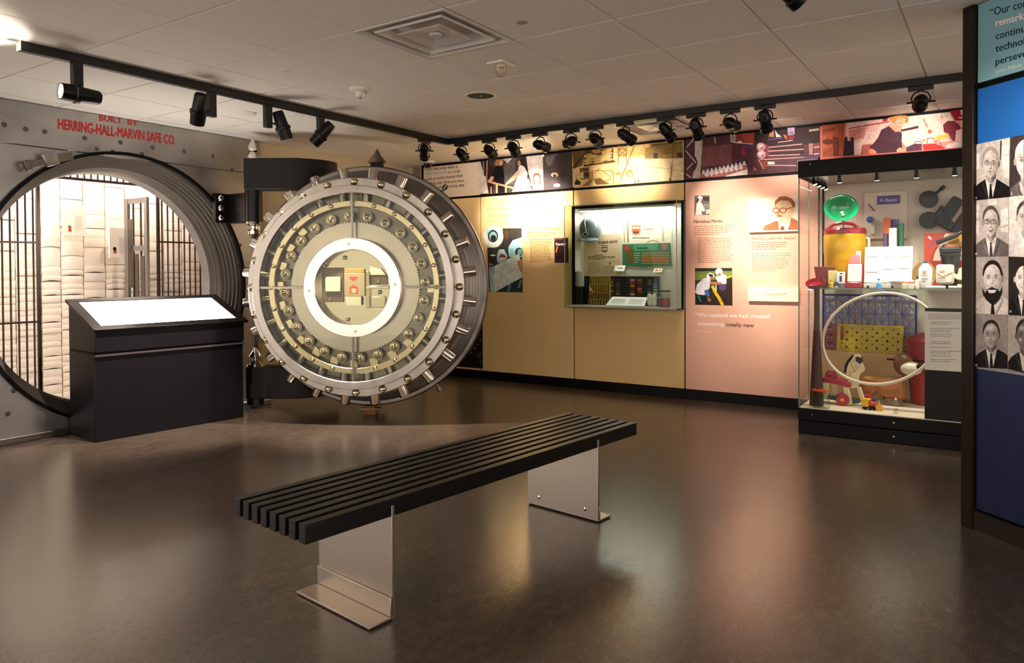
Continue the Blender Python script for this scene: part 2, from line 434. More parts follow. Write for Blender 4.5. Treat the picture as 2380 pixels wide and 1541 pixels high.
for px, py in [(10,290),(104,306),(197,321),(280,331),(355,343),(428,352),(495,364),(225,346),(330,358),(262,353),(425,404),(500,470),(558,570),(32,908),(18,962),(540,395),(60,300)]:
    yy = YA-.014 if at(px, py, 1, YA).z > zl else YA
    c = at(px, py, 1, yy)
    if rv is None:
        rv = MB().lathe([(.019, 0), (.017, .004), (.012, .0045), (.010, .002), (0, .002)], (0,0,0), (0,-1,0), 14).build('rivet', mat('rivet_steel','5f5b58',.35,.9), vf, raw=True)
        r_ = rv
    else: r_ = dup(rv, vf)
    r_.location = c-LOC[vf.name]
# maker's lettering
PL = lambda px, py: at(px, py, 1, YA-.014)
t = Pic(PL, (0,-1,0)); t.text('b03a33', 'BUILT', 231, 280, 283, 287, 15, .04); t.text('b03a33', 'BY', 297, 289, 320, 292, 15, .04); t.build('maker_lettering', vf)
t = Pic(PL, (0,-1,0)); t.text('b3352f', 'HERRING-HALL-MARVIN SAFE CO.', 135, 299, 407, 336, 25, .05); t.build('maker_lettering', vf)
# latch block above the doorway, drawn where it sits on the plate
def onA(px, py, d=0): return at(px, py, 1, YA-d)
a_, b_ = onA(62, 385, .03), onA(150, 366, .03)
ex = (b_-a_).normalized(); ez = Vector((-ex.z, 0, ex.x))
mid = (a_+b_)/2
lt = MB().obox(mid, ex*.19, (0,.03,0), ez*.028); lt.build('latch_bar', M_darks, vf, bev=.004)
MB().obox(mid+ex*.02+ez*.01+Vector((0,-.035,0)), ex*.05, (0,.02,0), ez*.05).build('latch_block', M_steel2, vf, bev=.005)
MB().obox(mid-ex*.15+Vector((0,-.035,0)), ex*.02, (0,.02,0), ez*.038).build('latch_block', M_darks, vf, bev=.004)
# ------------------------------------------------------------------ vault room behind the doorway
vr = struct(MB().box(-2.0, 2.4, 4.87, 6.3, 2.5, 2.56).build('ceiling', M_vwall, smooth=0))
struct(MB().box(-2.0, 2.4, 6.2, 6.3, 0, 2.5).build('wall_vault_back', M_vwall, smooth=0))
struct(MB().box(-2.1, -2.0, 4.87, 6.3, 0, 2.56).build('wall_vault_left', M_vwall, smooth=0))
struct(MB().box(2.4, 2.5, 4.87, 6.3, 0, 2.56).build('wall_vault_right', M_vwall, smooth=0))
struct(MB().add([(-2.1,4.85,0),(-1.2,4.85,0),(-1.2,4.85,2.56),(-2.1,4.85,2.56),(-2.1,4.88,0),(-1.2,4.88,0),(-1.2,4.88,2.56),(-2.1,4.88,2.56)], [(0,1,2,3),(7,6,5,4),(0,4,5,1),(1,5,6,2),(2,6,7,3),(3,7,4,0)]).build('wall_vault_front', M_vwall, smooth=0))
struct(MB().box(1.0, 2.4, 4.85, 4.88, 0, 2.56).build('wall_vault_front', M_vwall, smooth=0))
vl = thing('ceiling_lamp', 'white strip lamp on the ceiling inside the vault room', 'lamp', (-.75, 5.25, 2.5))
MB().box(-1.3, -.2, 5.15, 5.35, 2.46, 2.5).build('housing', M_plastic, vl)
MB().box(-1.28, -.22, 5.17, 5.33, 2.45, 2.462).build('diffuser', mat('vault_lamp_glow', 'fff3e2', .5, emit=6), vl)
area((-.75, 5.25, 2.44), (0,0,0), 1.0, .16, 23, (1,.90,.82))
vl2 = thing('ceiling_lamp', 'short white strip lamp over the paper stacks in the vault room', 'lamp', (.75, 5.3, 2.5))
MB().box(.35, 1.15, 5.25, 5.4, 2.46, 2.5).build('housing', M_plastic, vl2)
MB().box(.37, 1.13, 5.27, 5.38, 2.45, 2.462).build('diffuser', mat('vault_lamp_glow', 'fff3e2', .5, emit=6), vl2)
area((.75, 5.3, 2.44), (0,0,0), .75, .1, 11, (1,.82,.70))
# paper stacks: columns of bundles against the back of the vault room
bund = mat('bundle_paper', 'e6d8c8', .8, var=.06, scale=18, stretch=(1,1,6))
cols = [-1.05, -.86, -.64, -.43, -.225, -.06, .14, .34, .53, .73, .93, 1.13, 1.33, 1.53]
NAMES = ['beside the left bars','next to the bright column','inside the left gate','at the left post']
bm_cache = {}
def bundle(wd, h, sag):
    k = (round(wd, 4), round(h, 3), sag)
    if k not in bm_cache:
        q = MB(); n = 5; hh = h-.002
        vs = []; 
        for i in range(n+1):
            x = -wd/2+.004+(wd-.008)*i/n; s_ = sag*math.sin(math.pi*i/n)*.009; f_ = -.012*math.sin(math.pi*i/n)
            vs += [(x, f_, s_), (x, f_-.004, s_+hh*.5), (x, f_, s_+hh), (x, .22, s_+hh), (x, .22, s_)]
        fs = []
        for i in range(n):
            a, b = 5*i, 5*(i+1)
            for k2 in range(5): fs.append((a+k2, a+(k2+1) % 5, b+(k2+1) % 5, b+k2))
        fs += [(0,1,2,3,4), tuple(range(5*n, 5*n+5))[::-1]]
        bm_cache[k] = q.add(vs, fs)
    return bm_cache[k]
rg = random.Random(3)
for i, (xa, xb) in enumerate(zip(cols, cols[1:])):
    xc = (xa+xb)/2; wd = xb-xa
    n_ord = ['first','second','third','fourth','fifth','sixth','seventh','eighth','ninth','tenth','eleventh','twelfth','thirteenth'][i]
    st = thing('paper_stack', 'column of cream paper bundles, %s from the brighter end of the vault' % n_ord, 'paper stack', (xc, 5.6, 0), group='paper stacks in the vault')
    z = .0; protos = {}
    while z < 2.2:
        ch = rg.choice((.05, .065, .08)) if z < 1.25 else rg.choice((.09, .13, .18))
        sg = rg.choice((0, 1, 1, 0)) if z < 1.5 and 3 < i < 8 else 0
        key = (ch, sg)
        if key not in protos:
            o = bundle(wd, ch, sg).build('bundle', bund, st, raw=True, smooth=30); protos[key] = o
        else: o = dup(protos[key], st)
        o.location = (rg.uniform(-.002, .002), rg.uniform(-.004, .004), z); z += ch
# plaques hanging in front of the stacks
for (x0, y0, x1, y1, lab, dk) in [(147,476,200,550,'cream plaque with red and gold rosette hung before the paper stacks','8a6a2a'), (254,528,299,600,'cream plaque with black and red rosette hung before the paper stacks','181414')]:
    A = at(x0, y0, 1, 5.45); B_ = at(x1, y1, 1, 5.45)
    pl = thing('wall_plaque', lab, 'plaque', ((A.x+B_.x)/2, 5.46, B_.z))
    MB().box(A.x, B_.x, 5.45, 5.47, B_.z, A.z).build('board', mat('plaque_board', 'efe3d0', .5), pl, bev=.002)
    MB().box(A.x+.03, A.x+.05, 5.47, 5.59, B_.z+.1, B_.z+.12).build('bracket', M_plastic, pl)
    MB().box(B_.x-.05, B_.x-.03, 5.47, 5.59, B_.z+.1, B_.z+.12).build('bracket', M_plastic, pl)
    pp = Pic(lambda px, py: at(px, py, 1, 5.45), (0,-1,0))
    pp.words('b9aa98', x0+(x1-x0)*.5, y0+(y1-y0)*.35, x0+(x1-x0)*.85, 3, int((y1-y0)*.5/3), 1, .1, 4)
    rx, ry = x0+(x1-x0)*.28, y1-(y1-y0)*.30
    pp.poly('c8283a', (rx-2,ry), (rx+3,ry), (rx+5,ry+12), (rx+1,ry+9), (rx-3,ry+12)); pp.ell(dk, rx, ry, 4, 4.5)
    pp.build('rosette_print', pl)
# barred gate
YG = 5.0
gt = thing('barred_gate', 'dark steel bar screen with open doorway standing inside the vault', 'gate', (.1, YG, 0))
M_bar = mat('bar_steel', '4a403c', .35, .8)
def bar(x, z0, z1, r=.0075, proto={}):
    o = MB().cyl((x, YG, z0), (x, YG, z1), r, seg=8).build('bar', M_bar, gt); return o
x = -1.1
while x < -.53: bar(x, .0, 2.46); x += .056
x = -.5
while x < .55: bar(x+.03, 2.05, 2.46); x += .056
x = .56
while x < 1.45: bar(x, .0, 2.46); x += .056
MB().box(-.516, -.492, YG-.012, YG+.012, 0, 2.46).build('post', M_bar, gt)
MB().box(.51, .532, YG-.012, YG+.012, 0, 2.46).build('post', M_bar, gt)
MB().box(-1.15, 1.5, YG-.016, YG+.016, 2.04, 2.062).build('rail', M_bar, gt)
MB().box(-1.15, -.5, YG-.014, YG+.014, 1.49, 1.505).build('rail', M_bar, gt)
MB().box(.54, 1.5, YG-.014, YG+.014, 1.525, 1.54).build('rail', M_bar, gt)
MB().box(-1.15, -.5, YG-.014, YG+.014, .84, .855).build('rail', M_bar, gt)
MB().box(.54, 1.5, YG-.014, YG+.014, .5, .515).build('rail', M_bar, gt)
# open gate leaf with lock boxes, swung into the vault
lf = thing('gate_leaf', 'grey steel gate leaf with lock plates swung open inside the vault', 'gate', (.44, 5.2, .05))
M_leaf = mat('leaf_steel', '8d8986', .4, .6)
MB().box(.43, .455, 5.36, 5.42, .05, 1.95).build('stile', M_leaf, lf); MB().box(.43, .455, 5.03, 5.07, .05, 1.95).build('stile', M_leaf, lf)
for z in (.05, .6, 1.45, 1.9): MB().box(.433, .452, 5.07, 5.36, z, z+.05).build('rail', M_leaf, lf)
for y in (5.15, 5.28): MB().cyl((.442, y, .1), (.442, y, 1.9), .009, seg=8).build('bar', M_bar, lf)
for y, z0, z1 in ((5.2, 1.0, 1.42), (5.1, .9, 1.4), (5.31, 1.1, 1.75)): MB().box(.424, .43, y-.03, y+.03, z0, z1).build('lock_plate', M_darks, lf)
# ------------------------------------------------------------------ vault door
PHI = rad(210.0); nD = Vector((math.cos(PHI), math.sin(PHI), 0)); xD = Vector((-nD.y, nD.x, 0))
DH = 1.12
vd = bpy.data.objects.new('vault_door', None); col.objects.link(vd); vd.empty_display_size = .1
mm = Matrix.Identity(4)
for i in range(3): mm[i][0] = xD[i]; mm[i][1] = (0,0,1)[i]; mm[i][2] = nD[i]
mm[0][3], mm[1][3], mm[2][3] = 1.24, 2.97, 0
vd.matrix_world = mm
tag(vd, 'massive round steel vault door standing open with glass over its boltwork', 'vault door')
def dpart(mb, name, mt, bev=0, smooth=35): return mb.build(name, mt, vd, raw=True, loc=(0, DH, 0), bev=bev, smooth=smooth)
Z = (0,0,1)
def ringp(r0, r1, z0, z1, ch=.004, seg=96):
    return MB().lathe([(r0, z0), (r1, z0), (r1, z1-ch), (r1-ch, z1), (r0+ch, z1), (r0, z1-ch)], (0,0,0), Z, seg, loop=True)
dpart(MB().lathe([(0,-.05),(1.03,-.05),(1.04,-.04),(1.04,.02),(1.03,.03),(0,.03)], (0,0,0), Z, 96), 'outer_flange', M_darks)
sp = [(1.0,.03),(1.0,.045),(.985,.05),(.985,.075),(.965,.08),(.965,.105),(.945,.11),(.945,.135),(.925,.14),(.925,.165),(.90,.17),(.90,.21),(.875,.22),(.875,.40),(.86,.405),(0,.405)]
dpart(MB().lathe(sp, (0,0,0), Z, 96), 'stepped_drum', M_darks)
dpart(MB().lathe([(.86,.40),(.885,.40),(.892,.407),(.892,.437),(.885,.443),(.80,.443),(.80,.40)], (0,0,0), Z, 96), 'bolt_ring', M_steel2)
dpart(ringp(.757, .82, .44, .53), 'glazing_ring', M_steel2)
dpart(MB().lathe([(0,.512),(.76,.512),(.76,.520),(0,.520)], (0,0,0), Z, 64), 'glass_pane', M_glass2)
dpart(MB().lathe([(0,.406),(.80,.406),(.80,.409),(0,.409)], (0,0,0), Z, 64), 'back_plate', mat('works_plate', '7b766b', .3, .9, var=.2, scale=4))
# locking bolts
lb = dpart(MB().lathe([(0,.80),(.041,.80),(.041,.975),(.037,.983),(0,.983)], (0,0,.315), (1,0,0), 20), 'locking_bolt', M_bright)
nut = dpart(MB().lathe([(.028,.0),(.031,.004),(.031,.016),(.024,.028),(.012,.036),(0,.037)], (.855,0,.443), Z, 14), 'acorn_nut', M_brass)
rb = dpart(MB().lathe([(0,.655),(.036,.655),(.036,.80),(0,.80)], (0,0,.432), (1,0,0), 18), 'bolt_shaft', mat('shaft_steel', '98928a', .25, 1, var=.1))
sn = dpart(MB().lathe([(.016,.0),(.018,.003),(.018,.012),(.009,.02),(0,.021)], (.676,0,.488), Z, 12), 'small_nut', M_brass)
gr = MB()
N = 24; pr_ = []
for i in range(N*4):
    r_ = .046 if (i % 4) in (0, 1) else .040
    pr_.append((.578+r_*math.cos(2*math.pi*i/(N*4)), r_*math.sin(2*math.pi*i/(N*4)), .446))
gr.prism(pr_, (0,0,.016))
pin = dpart(gr, 'pinion_gear', mat('gear_brass', '8f866a', .3, 1, var=.1, scale=20))
hub = MB().lathe([(.033,.016),(.031,.026),(.021,.028),(.02,.036),(.011,.044),(0,.046)], (.578,0,.446), Z, 14).build('gear_hub', M_brass, pin, raw=True)
blk = dpart(MB().box(.59, .655, -.048, .022, .41, .444), 'slide_block', M_brass, bev=.004)
for i in range(24):
    a = rad(15*i+7.5); a2 = rad(15*i)
    for o, an in ((lb, a), (nut, a2), (rb, a), (sn, a2), (blk, a2)):
        if o is blk and i and not 9 <= i <= 21: continue
        if i == 0: o.rotation_euler = (0, 0, an)
        else: dup(o, vd, None, (0, 0, an))
    if i == 0: pin.rotation_euler = (0,0,a2+rad(4))
    else:
        q = dup(pin, vd, None, (0,0,a2+rad(4))); dup(hub, q)
dpart(ringp(.652, .70, .470, .488), 'inner_bolt_ring', M_brass)
# toothed ring
tr = MB(); n = 144; A = []
for i in range(n*2):
    A.append(.535 if i % 2 else .522)
vs = []; fs = []
for i in range(n*2):
    a = 2*math.pi*i/(n*2); vs += [(A[i]*math.cos(a), A[i]*math.sin(a), .41), (A[i]*math.cos(a), A[i]*math.sin(a), .44), (.40*math.cos(a), .40*math.sin(a), .44)]
for i in range(n*2):
    a, b = 3*i, 3*((i+1) % (n*2)); fs += [(a, b, b+1, a+1), (a+1, b+1, b+2, a+2)]
tr.add(vs, fs); dpart(tr, 'toothed_ring', mat('toothed_steel', 'aea89c', .22, 1, var=.06, scale=5), smooth=20)
dpart(ringp(.303, .398, .41, .528), 'inner_ring', M_bright)
dpart(MB().lathe([(0,.44),(.303,.44),(.303,.443),(0,.443)], (0,0,0), Z, 48), 'centre_plate', M_bright)
dpart(MB().lathe([(0,.521),(.304,.521),(.304,.525),(0,.525)], (0,0,0), Z, 48), 'centre_glass', M_glass2)
for a in (0, 90, 180, 270):
    q = MB().box(.39, .765, -.009, .009, .500, .512)
    o = dpart(q, 'glazing_bar', M_steel2); o.rotation_euler = (0,0,rad(a))
for k in range(4):
    o = dpart(MB().lathe([(.010,0),(.010,.004),(0,.007)], (.35,0,.528), Z, 10), 'screw_head', M_brass); o.rotation_euler = (0,0,rad(90*k+4))
# lock works inside the centre window
M_card = mat('card_white', 'f7f4ec', .5); M_dk = mat('works_brown_plate', '7a6d5a', .4, .6)  # brownish metal of the lock and cover plates
dpart(MB().box(-.27, -.09, -.12, .16, .444, .455), 'lock_plate', M_dk, bev=.004)
dpart(MB().box(-.235, -.11, -.035, .085, .456, .475), 'time_lock_dial', M_card, bev=.004)
dpart(MB().box(-.08, .09, -.07, .115, .444, .475), 'lock_case', mat('case_metal', 'd8c8b0', .3, .5), bev=.004)
dpart(MB().box(-.07, .085, .116, .15, .444, .47), 'lock_lid', mat('lid_orange', 'd9a050', .4), bev=.004)
dpart(MB().box(-.065, .06, -.145, -.075, .476, .480), 'label_card', M_card)
dpart(MB().box(.10, .13, -.17, .13, .444, .48), 'hinge_bar', M_brass, bev=.004)
dpart(MB().box(.13, .27, .02, .10, .444, .46), 'cover_plate', M_dk, bev=.004)
dpart(MB().prism([(.13,.10,.46),(.26,.10,.46),(.22,.15,.46),(.13,.17,.46)], (0,0,.01)), 'cover_flap', M_card)
dpart(MB().box(.14, .255, -.165, -.075, .444, .47), 'cover_flap', mat('flap_metal', 'd9d0b8', .3, .4), bev=.006)
dpart(MB().box(.10, .29, -.012, .010, .482, .495), 'lever', M_bright, bev=.003)
for x, y in ((.20,.045),(.205,-.04),(.11,.11),(.11,0),(.11,-.10),(-.20,-.10),(-.08,.24),(-.06,-.26),(-.25,.17),(-.23,.19)):
    dpart(MB().lathe([(.016,0),(.018,.01),(.012,.022),(0,.026)], (x,y,.445), Z, 12), 'knob', M_brass)
lblp = Pic(lambda px, py: Vector((px, py, .475)), (0,0,1)); 
lblp.poly('e2572f', (-.035,.085), (.03,.085), (.03,.068), (-.002,.048), (-.035,.068))
lblp.poly('e2572f', (-.002,.02), (.035,.0), (.035,-.055), (-.035,-.055), (-.035,.0))
lblp.rect('f3e4cc', -.02, -.045, .02, -.01)
o = lblp.mb.build('arrow_label', INK, vd, raw=True, loc=(0, DH, 0), smooth=0)
# bits around the flange: handle pins, prop
for a, r0 in ((52, 1.03), (-56, 1.03), (176, 1.0)):
    q = MB().lathe([(0,0),(.012,0),(.012,.03),(.022,.035),(.022,.075),(0,.08)], (r0,0,-.02), (1,0,0), 12)
    o = dpart(q, 'handle_pin', M_darks); o.rotation_euler = (0,0,rad(a))
pr = thing('door_prop', 'small brown wooden prop block under the vault door', 'block', (1.243, 2.968, 0))
M_wood = mat('prop_wood', '7a4f22', .6, var=.2, scale=12)
MB().obox((1.243,2.968,.026), xD*.055, nD*.05, (0,0,.026)).build('foot', M_wood, pr, bev=.003)
MB().obox((1.243,2.968,.054), xD*.085, nD*.06, (0,0,.003)).build('shim', mat('shim_steel','a08a60',.4,.7), pr)
MB().obox((1.243,2.968,.0675), xD*.05, nD*.05, (0,0,.0105)).build('head', M_wood, pr, bev=.003)
# crane hinge: wall brackets, post, arm to the back of the door
hg = thing('crane_hinge', 'black crane hinge with chrome finials carrying the vault door', 'hinge', (.98, 4.05, 0))
HX, HY = .87, 4.05
arm = MB()
Rh = Vector((RT.x, RT.y, 0)).normalized(); Rn = Vector((-Rh.y, Rh.x, 0))   # arm runs along Rh, Rn points away
o0 = Vector((HX, HY, 0))-Rh*.06
prof = [(0,0),(.42,0),(.50,.012),(.58,.05),(.66,.11),(.72,.18),(.76,.27),(.76,.34),(.70,.34),(.62,.20),(.52,.16),(0,.16)]
arm.prism([o0+Rh*a+Rn*(b-.08)+Vector((0,0,1.985)) for a, b in prof], (0,0,.285)); arm.build('arm', M_charc, hg, bev=.01)
MB().prism([o0+Rh*a+Rn*(b-.08)+Vector((0,0,.10)) for a, b in prof], (0,0,.29)).build('arm', M_charc, hg, bev=.01)
MB().cyl((HX,HY,1.70), (HX,HY,1.985), .075, seg=28).build('knuckle', M_blackm, hg)
MB().cyl((HX,HY,.04), (HX,HY,.10), .075, seg=28).build('knuckle', M_blackm, hg)
MB().box(HX-.03, HX+.05, HY, YA, 1.70, 1.97).build('bracket', M_blackm, hg, bev=.006)
MB().box(.70, .86, YA-.05, YA-.001, 1.70, 1.97).build('mount_plate', M_blackm, hg, bev=.006)
for z in (1.745, 1.835, 1.925): MB().lathe([(.03,0),(.03,.008),(.02,.02),(0,.024)], (.755, YA-.05, z), (0,-1,0), 14).build('mount_bolt', M_chrome, hg)
fin = [(.0,0),(.062,0),(.06,.02),(.035,.045),(.032,.06),(.05,.075),(.052,.09),(.04,.12),(.018,.165),(.008,.19),(0,.2)]
f1 = MB().lathe(fin, (HX,HY,2.27), (0,0,1), 24).build('finial', M_chrome, hg)
MB().lathe([(0,0),(.075,0),(.07,.02),(.03,.04),(.03,.06),(.062,.085),(.06,.11),(.035,.14),(.012,.17),(0,.175)], (HX,HY,1.70), (0,0,-1), 24).build('finial', M_chrome, hg)
MB().lathe([(0,0),(.085,0),(.08,.02),(.025,.05),(.022,.07),(.06,.085),(.058,.10),(.012,.165),(0,.17)], (HX+.0,HY,.39), (0,0,1), 24).build('finial', M_chrome, hg)
pv = Vector((1.24,2.97,0))-nD*.30
MB().cyl(pv+Vector((0,0,.10)), pv+Vector((0,0,2.27)), .06, seg=24).build('door_pivot', M_charc, hg)
MB().lathe([(0,0),(.085,0),(.07,.03),(.03,.08),(.008,.125),(0,.13)], pv+Vector((0,0,2.23)), (0,0,1), 24).build('finial', M_steel2, hg)
MB().obox(pv+nD*.12+Vector((0,0,1.12)), xD*.12, nD*.12, (0,0,.5)).build('yoke', M_charc, hg, bev=.01)
MB().prism([(.86,YA-.30,.0),(1.10,YA-.30,.0),(1.16,YA-.04,.0),(.80,YA-.04,.0)], (0,0,.05)).build('foot_plate', M_steel, hg, bev=.008)
# ------------------------------------------------------------------ reading kiosk in front of the vault
kd = Vector((.9953,-.0973,0)); kn = Vector((-.0973,-.9953,0))
k0 = Vector((-.607, 3.903, 0)); kw = 1.18; kdp = .49
kz = thing('reading_kiosk', 'dark slanted reading kiosk with a white text panel given added glow before the vault doorway', 'kiosk', k0+kd*kw/2-kn*kdp/2)
hb, hf = 1.02, .825
A = [k0, k0+Vector((0,0,hf)), k0-kn*kdp+Vector((0,0,hb)), k0-kn*kdp]
E_ = kd*kw
MB().prism([k0+kn*-.02, k0+kn*-.02+Vector((0,0,.645)), k0-kn*kdp+Vector((0,0,.645)), k0-kn*kdp], E_).build('body', M_deskp, kz, bev=.006)
MB().prism([k0-kn*.028+Vector((0,0,.645)), k0-kn*.028+Vector((0,0,.66)), k0-kn*(kdp-.008)+Vector((0,0,.66)), k0-kn*(kdp-.008)+Vector((0,0,.645))], E_).build('reveal', M_black, kz)
MB().prism([k0+Vector((0,0,.66)), k0+Vector((0,0,hf)), k0-kn*kdp+Vector((0,0,hb)), k0-kn*kdp+Vector((0,0,.66))], E_).build('head', M_deskp, kz, bev=.006)
sl = (k0-kn*kdp+Vector((0,0,hb)) - (k0+Vector((0,0,hf)))); sn_ = kd.cross(sl).normalized()
if sn_.z < 0: sn_ = -sn_
o0 = k0+Vector((0,0,hf))
fr = MB()
def rail(a, b, c_, d_):
    fr.prism([o0+kd*a+sl*c_, o0+kd*b+sl*c_, o0+kd*b+sl*d_, o0+kd*a+sl*d_], sn_*.022)
rail(-.02, kw+.02, -.06, .07); rail(-.02, kw+.02, .93, 1.03); rail(-.02, .055, .07, .93); rail(kw-.055, kw+.02, .07, .93)
fr.build('frame', M_blackm, kz, bev=.003)
MB().prism([o0+kd*.055+sl*.07, o0+kd*(kw-.055)+sl*.07, o0+kd*(kw-.055)+sl*.93, o0+kd*.055+sl*.93], sn_*.012).build('text_panel', mat('panel_added_glow', 'fbf8f2', .5, emit=5), kz)  # white sheet is no lamp; its glow is added to brighten the ceiling
MB().prism([k0-kn*(-.003)+kd*.0+Vector((0,0,.632)), k0-kn*(-.003)+Vector((0,0,.646)), k0+kn*-.022+Vector((0,0,.646)), k0+kn*-.022+Vector((0,0,.632))], E_).build('trim_strip', mat('kiosk_trim', '4a4047', .3, .3), kz)
# ------------------------------------------------------------------ bench
bc = Vector((-.745, .341, 0)); ba = rad(-7.27); e1 = Vector((math.cos(ba), math.sin(ba), 0)); e2 = Vector((-math.sin(ba), math.cos(ba), 0))
bn = thing('slatted_bench', 'long black slatted bench on two bent aluminium plate legs', 'bench', bc, (0,0,ba))
M_slat = mat('black_slat', '120f0c', .38, var=.15, scale=5, stretch=(1,14,14), spec=.25)
slat = MB().box(-1.01, 1.01, -.0185, .0185, .376, .44)
s0 = None
for i in range(8):
    y = -.207+i*.05914
    if s0 is None: s0 = slat.build('slat', M_slat, bn, raw=True, bev=.0015); s0.location = (0, y, 0)
    else: dup(s0, bn, (0, y, 0))
for sgn in (-1, 1):
    x = sgn*.65
    MB().box(x-.006, x+.006, -.228, .228, .008, .415).build('leg_plate', M_alu, bn, raw=True, bev=.001)
    MB().box(min(x, x+sgn*.11), max(x, x+sgn*.11), -.228, .228, .004, .013).build('foot_flange', M_alu, bn, raw=True, bev=.002)
    MB().box(min(x+sgn*.0065, x+sgn*.015), max(x+sgn*.0065, x+sgn*.015), -.228, .228, .013, .082).build('angle_web', M_alu, bn, raw=True, bev=.002)
    MB().box(min(x, x+sgn*.105), max(x, x+sgn*.105), -.22, .22, 0, .004).build('pad', M_black, bn, raw=True)
    for y in (-.15, .15):
        MB().lathe([(.009,0),(.009,.005),(.004,.007),(0,.007)], (x-sgn*.006, y, .055), (-sgn,0,0), 12).build('bolt', M_chrome, bn, raw=True)
MB().box(-.95, -.93, -.2, .2, .39, .42).build('cross_rod', M_black, bn, raw=True); MB().box(.93, .95, -.2, .2, .39, .42).build('cross_rod', M_black, bn, raw=True)
# ------------------------------------------------------------------ lighting track and heads
M_track = mat('track_black', '14110f', .4)
YT, XT = 2.84, 2.18
tk = thing('lighting_track', 'black ceiling lighting track running toward the back wall in front of the vault', 'track', (.2, YT, CEIL-.05))
MB().box(-1.51, XT+.02, YT-.02, YT+.02, CEIL-.05, CEIL+.001).build('rail', M_track, tk, bev=.002)
MB().box(-1.515, -1.51, YT-.022, YT+.022, CEIL-.052, CEIL+.001).build('end_cap', M_plastic, tk)
MB().box(-1.51, XT-.02, YT-.022, YT+.022, CEIL-.054, CEIL-.05).build('slot_lip', M_blackm, tk)
tk2 = thing('lighting_track', 'black ceiling lighting track running along the graphic wall', 'track', (XT, .5, CEIL-.05))
MB().box(XT-.02, XT+.02, -2.4, YT-.021, CEIL-.05, CEIL+.001).build('rail', M_track, tk2, bev=.002)
tk3 = thing('lighting_track', 'black ceiling lighting track crossing the middle of the room', 'track', (-.4, -1.7, CEIL-.05))
MB().box(-.42, -.38, -2.6, -.8, CEIL-.05, CEIL+.001).build('rail', M_track, tk3, bev=.002)
protoB = {}
ORD = ['first','second','third','fourth','fifth','sixth','seventh','eighth','ninth','tenth','eleventh','twelfth','thirteenth']
def headB(x, y, tgt, label, power=0, size=42, blend=.9, group='track heads over the graphic wall', hang=.052, c=(1,.85,.70), turn=0):
    p = Vector((x, y, CEIL-hang)); piv = p+Vector((0,0,-.105)); d = Vector(tgt)-piv
    yaw = math.atan2(d.y, d.x); tilt = math.atan2(math.hypot(d.x, d.y), -d.z)
    h = thing('track_spotlight', label, 'spotlight', p, (0,0,yaw), group)
    if not protoB:
        ad = MB().box(-.018, .018, -.075, .075, -.028, .0); ad.build
        protoB['adapter'] = ad.build('adapter', M_track, h, raw=True, bev=.003)
        yk = MB().tube([(0,-.052,-.105),(0,-.056,-.075),(0,-.04,-.045),(0,0,-.03),(0,.04,-.045),(0,.056,-.075),(0,.052,-.105)], .005, 8)
        protoB['yoke'] = yk.build('yoke', M_blackm, h, raw=True)
        bd = MB().lathe([(0,.075),(.022,.072),(.036,.055),(.042,.02),(.046,.015),(.046,-.005),(.042,-.01),(.042,-.055),(.048,-.06),(.048,-.095),(.043,-.095),(.043,-.085),(0,-.085)], (0,0,0), (0,0,1), 20)
        protoB['body'] = bd.build('lamp_body', M_blackm, h, raw=True)
        protoB['lens'] = MB().lathe([(0,-.0865),(.042,-.0865),(.042,-.0855),(0,-.0855)], (0,0,0), (0,0,1), 18).build('lens', M_lens, protoB['body'], raw=True)
        protoB['knob'] = MB().cyl((0,-.085,-.105), (0,.085,-.105), .006, seg=8).build('tilt_knob', M_blackm, h, raw=True)
        bdy = protoB['body']
    else:
        dup(protoB['adapter'], h); dup(protoB['yoke'], h); dup(protoB['knob'], h)
        bdy = dup(protoB['body'], h); dup(protoB['lens'], bdy)
    # keep the adapter in line with the rail
    for ch in h.children:
        if ch.name.startswith('adapter'): ch.rotation_euler = (0,0,-yaw+turn)
    bdy.location = (0,0,-.105); bdy.rotation_euler = (0, -tilt, 0)
    if power:
        dn = d.normalized(); spot(piv+dn*.11, tgt, power, size, blend, c)
    return h
PX = [1072,1137,1193,1255,1328,1383,1453,1548,1618,1697,1778,2140]
TG = [(XB,2.95,1.9),(XB,2.6,1.95),(XB,2.45,1.85),(XB,1.55,2.2),(XB,3.0,2.25),(XB,1.4,2.15),(XB,.45,1.75),(XB,.25,1.45),(XB,.35,1.0),(XB,-.1,2.25),(XB,-.1,1.2),(XB,-1.0,2.25)]
PW = [95,135,120,42,70,42,54,62,60,34,50,38]
for i, (px, tg, pw) in enumerate(zip(PX, TG, PW)):
    y = at(px, 300, 0, XT).y
    headB(XT, y, tg, 'small black track spotlight on the graphic wall track, %s from its corner' % ORD[i], pw)
headB(1.83, YT, (3.2, 3.9, 1.2), 'small black track spotlight beside the corner of the track, apart from the row', 30, 40, turn=math.pi/2, group='track heads near the corner')
headB(-.40, -.92, (.55, -1.75, 1.5), 'black spotlight at the free end of the middle track, facing the portrait wall', 34, 70, .9, group='middle track heads')
headB(-.40, -1.5, (.3, -2.1, 1.7), 'unseen black spotlight added halfway along the middle track, lighting the portrait wall', 24, 80, .9, group='middle track heads')  # head out of view, added to light the portraits
